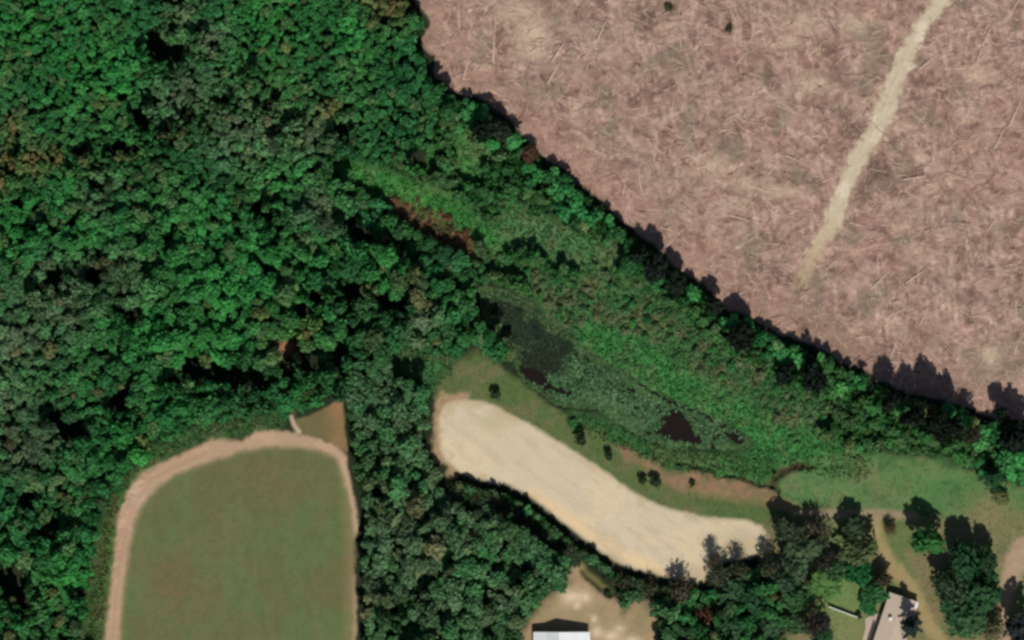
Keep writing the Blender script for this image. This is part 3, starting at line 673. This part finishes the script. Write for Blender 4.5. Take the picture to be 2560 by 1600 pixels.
for t in trees:
    if id(t) not in ids: continue
    kd = t['kind']; x, y = wx(t['px']), wy(t['py']); z = float(grid_at(Z, t['px'], t['py']))
    if kd not in PROTO:
        root = link(NAMES[kd], None); root.empty_display_size = 1
        cr = link('foliage' if kd == 'shrub' else 'crown', ME[kd][0], root)
        tr = link('stem' if kd == 'shrub' else 'trunk', TRUNKS[0], root); PROTO[kd] = (root, cr, tr)
    else:
        src = PROTO[kd]; root = src[0].copy(); cr = src[1].copy(); tr = src[2].copy()
        for o in (root, cr, tr): COL.objects.link(o)
        cr.parent = root; tr.parent = root
    cr.data = rng.choice(ME[kd]); tr.data = rng.choice(TRUNKS)
    r, H = t['r'], t['H']
    root.location = (x, y, z); root.rotation_euler = (0, 0, rng.uniform(0, 6.28))
    sq = rng.uniform(.82, 1.22)
    cz = {'broad': min(r * .9, H * .4), 'bare': r * 1.1, 'pine': H * .42, 'shrub': r * .8}[kd]
    if t.get('deep'): cz = min(H * .47, r * 2)
    cr.scale = (r * sq, r / sq, cz); cr.location = (0, 0, H - .85 * cz); cr.color = (*t['tint'], 1)
    tr.scale = (H * .9, H * .9, H * .95) if kd != 'shrub' else (H * 1.5, H * 1.5, H * .9)
    lab = t['label']
    if not lab:
        noun = {'broad': 'tree', 'bare': 'half-bare tree', 'pine': 'conifer', 'shrub': 'shrub'}[kd]
        sx = hue(t['tint'], r, kd)
        size = SIZEW(t) if kd != 'shrub' else 'low'; full = region(t['px'], t['py'])
        short = full.replace('in wood between grass field and clearing', 'in wood left of clearing').replace('in scrub between pond and brown field', 'in scrub above pond').replace('in the grove around tan-roofed house', 'in lower right grove').replace('in the wood outside the dirt track bend', 'in wood outside the track').replace('in the wood left of the brown field', 'in wood left of field')
        cand = [f"{a_} {sx} {noun} {rg}, {pct(t['px'], 2560)} percent across, {pct(t['py'], 1600)} down".replace('  ', ' ').strip()
                for rg in (full, short) for a_ in (size, '', 'rounded', 'rounded ' + size, 'leafy ' + size, 'spreading ' + size)]
        cand = [c_ for c_ in cand if len(c_.split()) <= 16]
        lab = next((c_ for c_ in cand if c_ not in used), cand[0])
    used.add(lab)
    grp = t['group'] or ({'broad': 'broadleaf trees of the woods', 'bare': 'half-bare grey trees', 'pine': 'dark conifers', 'shrub': 'shrubs of the scrub'}[kd] if t['cat'] != 'bush' else 'lone bushes')
    tag(root, lab, t['cat'], grp)
# the rest of the wood, one mass of smaller trees
VV, FF, CCs = [], [], []; base = 0
for t in mass:
    src = BARE if t['kind'] == 'bare' else SMALL
    V, F = src[rng.randrange(len(src))]
    a = rng.uniform(0, 6.28); ca, sa = math.cos(a), math.sin(a); r, H = t['r'], t['H']; cz = min(r * .85, H * .4); cz = min(H * .47, r * 2.2) if t.get('deep') else cz; sq = rng.uniform(.8, 1.25)
    z0 = float(grid_at(Z, t['px'], t['py']))
    P = np.stack([(V[:, 0] * sq * ca - V[:, 1] / sq * sa) * r + wx(t['px']), (V[:, 0] * sq * sa + V[:, 1] / sq * ca) * r + wy(t['py']), V[:, 2] * cz + H - .85 * cz + z0], 1)
    VV.append(P); FF.append(F + base); base += len(P); CCs.append(np.tile(np.asarray(t['tint']), (len(P), 1)))
    tb = np.array([(.12 * math.cos(k * 2.1), .12 * math.sin(k * 2.1), zz) for zz in (-.2, H * .6) for k in range(3)]) + np.array([wx(t['px']), wy(t['py']), z0])
    VV.append(tb); FF.append(np.array([(0,1,4,3),(1,2,5,4),(2,0,3,5)]) + base); base += 6; CCs.append(np.tile(alb(80, 72, 60), (6, 1)))
me = make_mesh('woodland', np.concatenate(VV), np.concatenate(FF), M_LEAF_MASS, np.concatenate(CCs))
tag(link('woodland', me), 'dense mass of small green trees filling the wood', 'wood', kind='stuff')
print('TREES', len(trees), 'single', len(ids), 'mass', len(mass), {k: sum(1 for t in trees if t['kind'] == k and id(t) in ids) for k in NAMES})

# ------------------------------------------------------------------ low growth: tufts coloured like the ground they grow from
def scatter(name, label, cat, mask, n, hmin, hmax, spread, lo, hi, seed, mat=M_TUFT, z_off=0.0, warm=None):
    g = np.random.default_rng(seed); px = g.uniform(-100, 2660, n); py = g.uniform(-60, 1660, n)
    ok = grid_at(mask, px, py) < 0; px, py = px[ok], py[ok]; m = len(px)
    c = grid_at(C, px, py) * (lo + (hi - lo) * g.random((m, 1))); z = grid_at(Z, px, py) + z_off
    x, y = wx(px), wy(py); VV = []; 
    for k in range(3):
        a = g.uniform(0, 6.28, m); h = g.uniform(hmin, hmax, m); w = h * g.uniform(.25, .5, m)
        ox, oy = np.cos(a) * spread * g.random(m), np.sin(a) * spread * g.random(m)
        b = a + g.uniform(-.8, .8, m) + 1.57
        p0 = np.stack([x - np.cos(b) * w, y - np.sin(b) * w, z], 1); p1 = np.stack([x + np.cos(b) * w, y + np.sin(b) * w, z], 1)
        p2 = np.stack([x + ox + np.cos(a) * h * .6, y + oy + np.sin(a) * h * .6, z + h * .8], 1)
        VV.append(np.stack([p0, p1, p2], 1).reshape(-1, 3))
    V = np.concatenate(VV); F = np.arange(len(V)).reshape(-1, 3)
    me = make_mesh(name, V, F, mat, np.tile(np.repeat(c, 3, 0), (3, 1)))
    return tag(link(name, me), label, cat, kind='stuff')
gmask = np.minimum.reduce([sdg[i] + 2 for i in sdg] + [sdSc, sdS2, sdRu]); gmask = np.where(sdP < 2, 900, gmask); gmask = np.where(sdL < 6, 900, gmask)
scatter('tall_grass', 'tall green grass and weeds growing around the pond and scrub', 'grass', gmask, 150000, .35, 1.0, .3, .7, 1.3, 3)
gm2 = np.minimum.reduce([sdG, sdMg, sdE]); gm2 = np.where((sdS < 4) | (sdBe < 4) | (sdYl < 0) | (sdEa < 0) | (sdR < 0), 900, gm2)
gm2 = np.where(np.hypot(X - 2215, Y - 1570) < 95, 900, gm2)
scatter('short_grass', 'short rough grass of the lawn and the clearing margin', 'grass', gm2, 90000, .12, .4, .15, .8, 1.2, 4)
scatter('mown_turf', 'short mown turf of the grass field inside the dirt track', 'turf', sdM + 8, 60000, .06, .16, .06, .8, 1.22, 14)
scatter('dry_brush', 'dry pinkish brushwood covering the cleared field', 'brush', np.where(sdT < 2, 900, sdF + 4), 46000, .1, .34, .3, .86, 1.25, 5)
um = np.where(sdF < 10, 900, -open_ + 6)
for gxx, gyy, gr_ in GAPS: um = np.where(np.hypot(X - gxx, Y - gyy) < gr_ * 1.1, 900, um)
Cs = C.copy(); C[:] = C * .3 + alb(48, 92, 46) * 1.1
Zs = Z.copy(); Z = Z + 2.2
scatter('undergrowth', 'dim green undergrowth filling the wood floor between the trees', 'undergrowth', um, 80000, .7, 2.0, .5, .6, 1.4, 6, M_LEAF_MASS)
C[:] = Cs; Z = Zs

# dead branches strewn over the cleared field
def sticks(px, py, ang, ln, wd, col, name, label, cat):
    x, y = wx(px), wy(py); z = grid_at(Z, px, py) + .02; m = len(px); VV = []; dx, dy = np.cos(ang), np.sin(ang)
    bend = RNG.normal(size=m) * .12 * ln
    pts = []
    for f in (-.5, 0, .5):
        o = bend * (1 - 4 * f * f)
        pts.append((x + dx * ln * f - dy * o, y + dy * ln * f + dx * o, z + RNG.random(m) * .1 + wd * .4, wd * (.55 - .35 * f)))
    for (ax, ay, az, w) in pts:
        VV.append(np.stack([ax - dy * w, ay + dx * w, az - w * .5], 1)); VV.append(np.stack([ax, ay, az + w * .7], 1)); VV.append(np.stack([ax + dy * w, ay - dx * w, az - w * .5], 1))
    V = np.stack(VV, 1).reshape(-1, 3); f = []
    for s in (0, 3): f += [(s, s + 3, s + 4, s + 1), (s + 1, s + 4, s + 5, s + 2), (s + 2, s + 5, s + 3, s)]
    F = (np.array(f)[None] + (np.arange(m) * 9)[:, None, None]).reshape(-1, 4)
    me = make_mesh(name, V, F, M_WOOD, np.repeat(col, 9, 0)); return tag(link(name, me), label, cat, kind='stuff')
g = np.random.default_rng(77); n = 15000
px = g.uniform(1000, 2680, n); py = g.uniform(-60, 1080, n)
dens = grid_at(fbm(X, Y, 80, 141, 3), px, py); ok = (grid_at(sdF, px, py) < -6) & (grid_at(sdT, px, py) > -4) & (dens + .35 * g.random(n) > .5); px, py = px[ok], py[ok]; m = len(px)
ang = np.where(g.random(m) < .55, g.normal(1.25, .45, m), g.uniform(0, 3.14, m)); ang = np.where((g.random(m) < .4), g.normal(-.35, .4, m), ang)
pale = g.random((m, 1)) ** 1.3; col = alb(186, 156, 138) * (1 - pale) + alb(240, 216, 196) * pale
col = np.where(g.random((m, 1)) < .07, alb(110, 90, 80), col)
sticks(px, py, ang, g.gamma(2.2, 1.15, m).clip(.8, 8), g.uniform(.05, .2, m), col, 'dead_branches', 'pale dead branches lying thick over the brown cleared field', 'branches')

# single bleached trunks one can pick out
LOGS = [(1148,40,92,9,'top left corner of the brown field'),(1235,120,88,11,'left part of the brown field, upright among pale slash'),(1166,170,75,9,'left edge of the brown field near the wood'),
        (1385,180,62,10,'brown field, slanting right of the pale slash'),(1395,130,58,9,'brown field, just above another slanting trunk'),(1505,75,66,9,'brown field near the top, left of centre'),
        (2470,85,63,9,'upper right of the brown field, beyond the track'),(2450,135,68,8,'upper right of the brown field, under a similar trunk'),(2540,280,65,10,'right edge of the brown field'),
        (2500,345,62,9,'right edge of the brown field below a similar trunk'),(2535,20,60,9,'top right corner of the brown field'),(2320,155,38,8,'brown field just right of the pale track'),
        (1600,452,100,8,'brown field above the wood edge, standing apart'),(2200,700,48,8,'lower right of the brown field, forked slash beside it'),(2290,690,35,9,'lower right of the brown field under the track end'),
        (2240,860,66,9,'brown field close to the dark ragged trees'),(2310,790,64,8,'lower brown field right of centre'),(2195,660,95,7,'brown field right of the track end, upright'),
        (1700,100,100,6,'brown field near the top, left of the dark bush'),(1990,400,-25,8,'middle of the brown field left of the track'),(1850,545,-15,8,'middle of the brown field above the wood'),
        (2285,445,8,8,'brown field right of the track, lying level'),(2390,440,-20,7,'brown field right of the track, tilted down'),(2480,560,55,7,'right part of the brown field, alone')]
mb = MB(); mb.tube((-.5, 0, .02), (-.1, .012, .03), .03, .026, 7); mb.tube((-.1, .012, .03), (.5, 0, .02), .026, .012, 7)
mb.tube((.1, .01, .03), (.24, .09, .05), .012, .005, 5); mb.tube((-.05, .01, .03), (.05, -.08, .04), .011, .004, 5)
lm = bpy.data.meshes.new('fallen_trunk'); lm.from_pydata(mb.v, [], mb.f); lm.update(); lm.materials.append(M_LOG)
for i, (px, py, a, L, where) in enumerate(LOGS):
    o = link('fallen_trunk', lm, None, (wx(px), wy(py), float(grid_at(Z, px, py)) + .2)); o.rotation_euler = (0, 0, math.radians(a)); o.scale = (L * .85, L * .85, L * .5)
    o.color = (*alb(206, 180, 162), 1); tag(o, 'pale fallen trunk, ' + where, 'log', 'fallen trunks on the brown field')

# ------------------------------------------------------------------ plants on the pond
def pads(name, label, cat, mask, n, rmin, rmax, cols, seed, thr):
    g = np.random.default_rng(seed); px = g.uniform(1150, 1920, n); py = g.uniform(680, 1150, n)
    dn = grid_at(.55 * fbm(X, Y, 15, 151, 3) + .45 * fbm(X, Y, 45, 155, 3), px, py); ok = (grid_at(mask, px, py) < 0) & (dn > thr); px, py = px[ok], py[ok]; m = len(px)
    x, y = wx(px), wy(py); r = g.uniform(rmin, rmax, m); a0 = g.uniform(0, 6.28, m); z = -.36 + g.uniform(0, .12, m); V = []
    for k in range(6):
        a = a0 + k * 1.0472; rr = r * g.uniform(.7, 1.1, m); V.append(np.stack([x + rr * np.cos(a), y + rr * np.sin(a), z + g.uniform(0, .12, m)], 1))
    V = np.stack(V, 1).reshape(-1, 3); ci = g.integers(0, len(cols), m); col = np.array(cols)[ci] * g.uniform(.7, 1.25, (m, 1)) * (.55 + .9 * grid_at(n_mid, px, py))[:, None]
    me = make_mesh(name, V, np.arange(len(V)).reshape(-1, 6), M_TUFT, np.repeat(col, 6, 0)); return tag(link(name, me), label, cat, kind='stuff')
se = np.where(X + .7 * (Y - 900) + 120 * (n_mid - .5) < 1400, 900, np.maximum(sdP + 2, -sdO - 3 - 10 * np.clip(n_fine - .5, 0, 1) * 5 + 10 * (n_mid - .5)))
pads('lily_pads', 'grey-green floating leaves covering the lower end of the pond', 'lily pads', se, 60000, .14, .46, [alb(72, 106, 70), alb(54, 90, 54), alb(92, 116, 84), alb(60, 90, 54), alb(42, 66, 40)], 8, .34)
nw = np.where(X + .7 * (Y - 900) + 120 * (n_mid - .5) >= 1430, 900, np.maximum(sdP + 4, -sdO + 2))
pads('pond_weed', 'dark weed lying on the upper end of the pond', 'pond weed', nw, 90000, .12, .42, [alb(34, 46, 36), alb(42, 54, 38), alb(30, 40, 34), alb(56, 68, 46), alb(38, 56, 38)], 9, .22)
pads('pond_weed_fringe', 'green weed mat along both banks of the pond', 'pond weed', np.where(sdO < 1, 900, np.abs(sdP + 6) - 14 - 40 * (n_mid - .45)), 60000, .15, .5, [alb(58, 88, 50), alb(72, 96, 60), alb(50, 78, 46), alb(84, 100, 66)], 10, .3)

# ------------------------------------------------------------------ buildings
M_WHITE = plain_mat('white_metal_roof', (.80, .81, .82), .45, .4, .4, .94, 1.03)
M_WHITE_SHADED = plain_mat('white_metal_roof_shaded', (.66, .69, .70), .5, .4, .4, .94, 1.03)  # same white roof, with the shade of the left slopes put into the colour
M_WALL = plain_mat('painted_wall', (.52, .49, .44), .85, .2, 2, .92, 1.05)
M_GLASS, *_ , gp = new_mat('window_glass', .08, .5); gp.inputs['Base Color'].default_value = (.03, .035, .04, 1)
M_DOOR = plain_mat('brown_door', (.16, .09, .06), .6, .3)
M_TAN = plain_mat('tan_shingles', tuple(alb(184, 168, 150)), .9, .1, 3, .86, 1.1, .4)
M_TAN2 = plain_mat('pale_concrete', tuple(alb(182, 162, 146)), .9, .15, 1.5, .9, 1.08, .2)
M_EDGE = plain_mat('white_trim', (.74, .74, .71), .6, .3)
M_RAIL = plain_mat('dark_brown_wood', (.10, .07, .05), .8, .2, 4, .7, 1.2)

def wall_box(mbq, x0, x1, y0, y1, z0, z1):
    mbq.hexa([(x0,y0,z0),(x1,y0,z0),(x1,y1,z0),(x0,y1,z0),(x0,y0,z1),(x1,y0,z1),(x1,y1,z1),(x0,y1,z1)])
# white-roofed house: ridge runs down the photo, gable end towards the clearing
x0, xm, xr, x1 = wx(1333), wx(1369), wx(1397), wx(1475); yt, yb = wy(1579), wy(1760)
hr = link('white_house', None, None, ((x0 + x1) / 2, (yt + yb) / 2, 0)); tag(hr, 'house with shiny white metal roof at the bottom edge below the sandy clearing', 'house')
ox, oy = hr.location.x, hr.location.y
ZE, ZM, ZR, ZQ = 2.5, 2.95, 4.2, 2.6
def gable(mbq, ya, yb_):             # gable wall between two y, following the roof underside
    a = [(x0 + .35 - ox, 0), (x1 - .35 - ox, 0), (x1 - .35 - ox, ZQ - .05), (xr - ox, ZR - .16), (xm - ox, ZM - .16), (x0 + .35 - ox, ZE - .05)]
    n_ = len(a); b = len(mbq.v)
    mbq.v += [(p, ya - oy, z) for p, z in a] + [(p, yb_ - oy, z) for p, z in a]
    mbq.f.append(tuple(b + i for i in range(n_))); mbq.f.append(tuple(b + n_ + n_ - 1 - i for i in range(n_)))
    for i in range(n_): mbq.f.append((b + i, b + n_ + i, b + n_ + (i + 1) % n_, b + (i + 1) % n_))
for ya in (yt - .3, yb + .5):
    mb = MB(); gable(mb, ya, ya - .2); mb.build('gable_wall', M_WALL, hr)
for xa in (x0 + .35, x1 - .55):
    mb = MB(); wall_box(mb, xa - ox, xa + .2 - ox, yb + .5 - oy, yt - .5 - oy, 0, 2.42); mb.build('wall', M_WALL, hr)
def slope(name, xa, za, xb, zb, mat):
    mbq = MB(); t = .1
    mbq.hexa([(xa-ox,yb-oy,za-t),(xb-ox,yb-oy,zb-t),(xb-ox,yt-oy,zb-t),(xa-ox,yt-oy,za-t),(xa-ox,yb-oy,za),(xb-ox,yb-oy,zb),(xb-ox,yt-oy,zb),(xa-ox,yt-oy,za)])
    o = mbq.build(name, mat, hr)
    nseam = 32; sm = MB()            # standing seams across the slope
    for k in range(nseam):
        yy = yt - .3 - k * (yt - yb - .6) / (nseam - 1)
        sm.hexa([(xa-ox,yy-.025-oy,za+.002),(xb-ox,yy-.025-oy,zb+.002),(xb-ox,yy+.025-oy,zb+.002),(xa-ox,yy+.025-oy,za+.002),(xa-ox,yy-.025-oy,za+.05),(xb-ox,yy-.025-oy,zb+.05),(xb-ox,yy+.025-oy,zb+.05),(xa-ox,yy+.025-oy,za+.05)])
    s_ = sm.build('standing_seam', mat, o); s_['kind'] = 'stuff'
    return o
slope('roof_slope', x0, ZE, xm - .02, ZM, M_WHITE_SHADED)['label'] = 'low porch slope of the white roof, shade put into its colour'
slope('roof_slope', xm + .02, ZM + .12, xr, ZR, M_WHITE_SHADED)['label'] = 'left slope of the white roof, shade put into its colour'
slope('roof_slope', xr + .01, ZR, x1, ZQ, M_WHITE)['label'] = 'brightest right slope of the white roof'
mb = MB(); mb.hexa([(xr-.16-ox,yb-oy,ZR-.03),(xr+.17-ox,yb-oy,ZR-.03),(xr+.17-ox,yt-oy,ZR-.03),(xr-.16-ox,yt-oy,ZR-.03),(xr-.05-ox,yb-oy,ZR+.06),(xr+.06-ox,yb-oy,ZR+.06),(xr+.06-ox,yt-oy,ZR+.06),(xr-.05-ox,yt-oy,ZR+.06)])
mb.build('ridge_cap', M_WHITE, hr)
for xa in (x0 + 2.2, x1 - 4.6):
    mb = MB(); wall_box(mb, xa - ox, xa + 1.3 - ox, yt - .3 + .02 - oy, yt - .3 + .07 - oy, .95, 2.15); f = mb.build('window', M_EDGE, hr)
    mb = MB(); wall_box(mb, xa + .08 - ox, xa + 1.22 - ox, yt - .3 + .075 - oy, yt - .3 + .085 - oy, 1.03, 2.07); mb.build('pane', M_GLASS, f)

# tan-roofed house, turned clockwise, running out of the picture
ux = np.array([74.0, -25.0]); ux /= np.linalg.norm(ux); vx = np.array([ux[1], -ux[0]])     # along its upper edge; down its length (world axes)
A0 = np.array([wx(2223), wy(1480)]); Wd, Ln = 78 * K, 20.0
tr_ = link('tan_house', None, None, (*(A0 + ux * Wd / 2 + vx * Ln / 2), 0)); tr_.rotation_euler = (0, 0, math.atan2(ux[1], ux[0]))
tag(tr_, 'house with low tan roof at the bottom edge right of the white fence', 'house')
hw, hl = Wd / 2, Ln / 2               # local x along the upper edge, local y up the photo
for (a, b, c, d) in ((-hw+.3, hw-.3, hl-.5, hl-.3), (-hw+.3, hw-.3, -hl+.3, -hl+.5), (-hw+.3, -hw+.5, -hl+.5, hl-.5), (hw-.5, hw-.3, -hl+.5, hl-.5)):
    mb = MB(); wall_box(mb, a, b, c, d, 0, 2.28); mb.build('wall', M_WALL, tr_)
for nm, xa, za, xb, zb in (('roof_slope', -hw, 2.4, -.004, 2.85), ('roof_slope', .004, 2.85, hw, 2.4)):
    mb = MB(); mb.hexa([(xa,-hl,za-.1),(xb,-hl,zb-.1),(xb,hl,zb-.1),(xa,hl,za-.1),(xa,-hl,za),(xb,-hl,zb),(xb,hl,zb),(xa,hl,za)]); mb.build(nm, M_TAN, tr_)
mb = MB(); wall_box(mb, -hw, hw, hl + .003, hl + .05, 2.2, 2.42); mb.build('fascia', M_EDGE, tr_)
mb = MB(); wall_box(mb, hw - 1.0, hw - .1, hl - 2.1, hl - .2, 2.46, 2.54); o = mb.build('skylight', M_EDGE, tr_)
mb = MB(); wall_box(mb, hw - .9, hw - .2, hl - 1.95, hl - .35, 2.545, 2.56); mb.build('pane', M_EDGE, o)
# chimney on it
def to_local(px, py):
    d = np.array([wx(px), wy(py)]) - np.array(tr_.location[:2]); return float(d @ ux), float(-(d @ vx))
lx, ly = to_local(2225, 1546)
mb = MB(); wall_box(mb, lx - .4, lx + .4, ly - .4, ly + .4, 2.4, 3.5); ch = mb.build('chimney', M_RAIL, tr_)
mb = MB(); wall_box(mb, lx - .5, lx + .5, ly - .55, ly + .5, 3.503, 3.62); mb.build('cap', M_EDGE, ch)
for xa in (-2.2, 1.0):
    mb = MB(); wall_box(mb, xa, xa + 1.2, hl - .298, hl - .25, .95, 2.05); f = mb.build('window', M_EDGE, tr_)
    mb = MB(); wall_box(mb, xa + .08, xa + 1.12, hl - .248, hl - .24, 1.03, 1.97); mb.build('pane', M_GLASS, f)
# concrete patio and its rail
pts = [(2199,1531),(2163,1546),(2164,1570),(2156,1600),(2140,1660),(2190,1680),(2200,1600),(2215,1540)]
mb = MB(); b = [(wx(p), wy(q_)) for p, q_ in pts]; n_ = len(b)
mb.v = [(p, q_, -.1) for p, q_ in b] + [(p, q_, .14) for p, q_ in b]; mb.f = [tuple(range(n_ - 1, -1, -1)), tuple(range(n_, 2 * n_))] + [(i, (i + 1) % n_, n_ + (i + 1) % n_, n_ + i) for i in range(n_)]
o = mb.build('patio', M_TAN2); tag(o, 'pale concrete patio along the left side of the tan-roofed house', 'patio', kind='structure')
rail = link('wooden_rail', None, None, (wx(2178), wy(1580), .14)); tag(rail, 'dark brown wooden rail standing on the pale patio', 'rail')
a, b = np.array([wx(2186), wy(1556)]), np.array([wx(2168), wy(1612)]); dv = (b - a) / np.linalg.norm(b - a); L = np.linalg.norm(b - a)
for k in range(5):
    p = a + dv * L * k / 4; mb = MB(); mb.box((p[0] - wx(2178), p[1] - wy(1580), .5), tuple(dv), (.07, .07, .5)); mb.build('post', M_RAIL, rail)
for zz in (.35, .92):
    p = (a + b) / 2; mb = MB(); mb.box((p[0] - wx(2178), p[1] - wy(1580), zz), tuple(dv), (L / 2, .12 if zz > .5 else .04, .08)); mb.build('board', M_RAIL, rail)
# white fence
a, b = np.array([wx(2073), wy(1517)]), np.array([wx(2142), wy(1543)]); dv = (b - a) / np.linalg.norm(b - a); L = np.linalg.norm(b - a)
fr = link('white_fence', None, None, (*a, 0)); tag(fr, 'thin white board fence on the lawn left of the tan-roofed house', 'fence')
NP = 6
for k in range(NP + 1):
    p = dv * L * k / NP; mb = MB(); mb.box((p[0], p[1], .62), tuple(dv), (.09, .13, .66)); po = mb.build('post', M_EDGE, fr)
    mb = MB(); mb.box((p[0], p[1], 1.305), tuple(dv), (.13, .17, .022)); mb.build('cap', M_EDGE, po)
    if k < NP:
        for zz in (.25, .55, .85, 1.12):
            c = dv * L * (k + .5) / NP; mb = MB(); mb.box((c[0], c[1], zz), tuple(dv), (L / NP / 2 - .1, .05 if zz < 1 else .12, .12 if zz < 1 else .07)); mb.build('board', M_EDGE, fr)
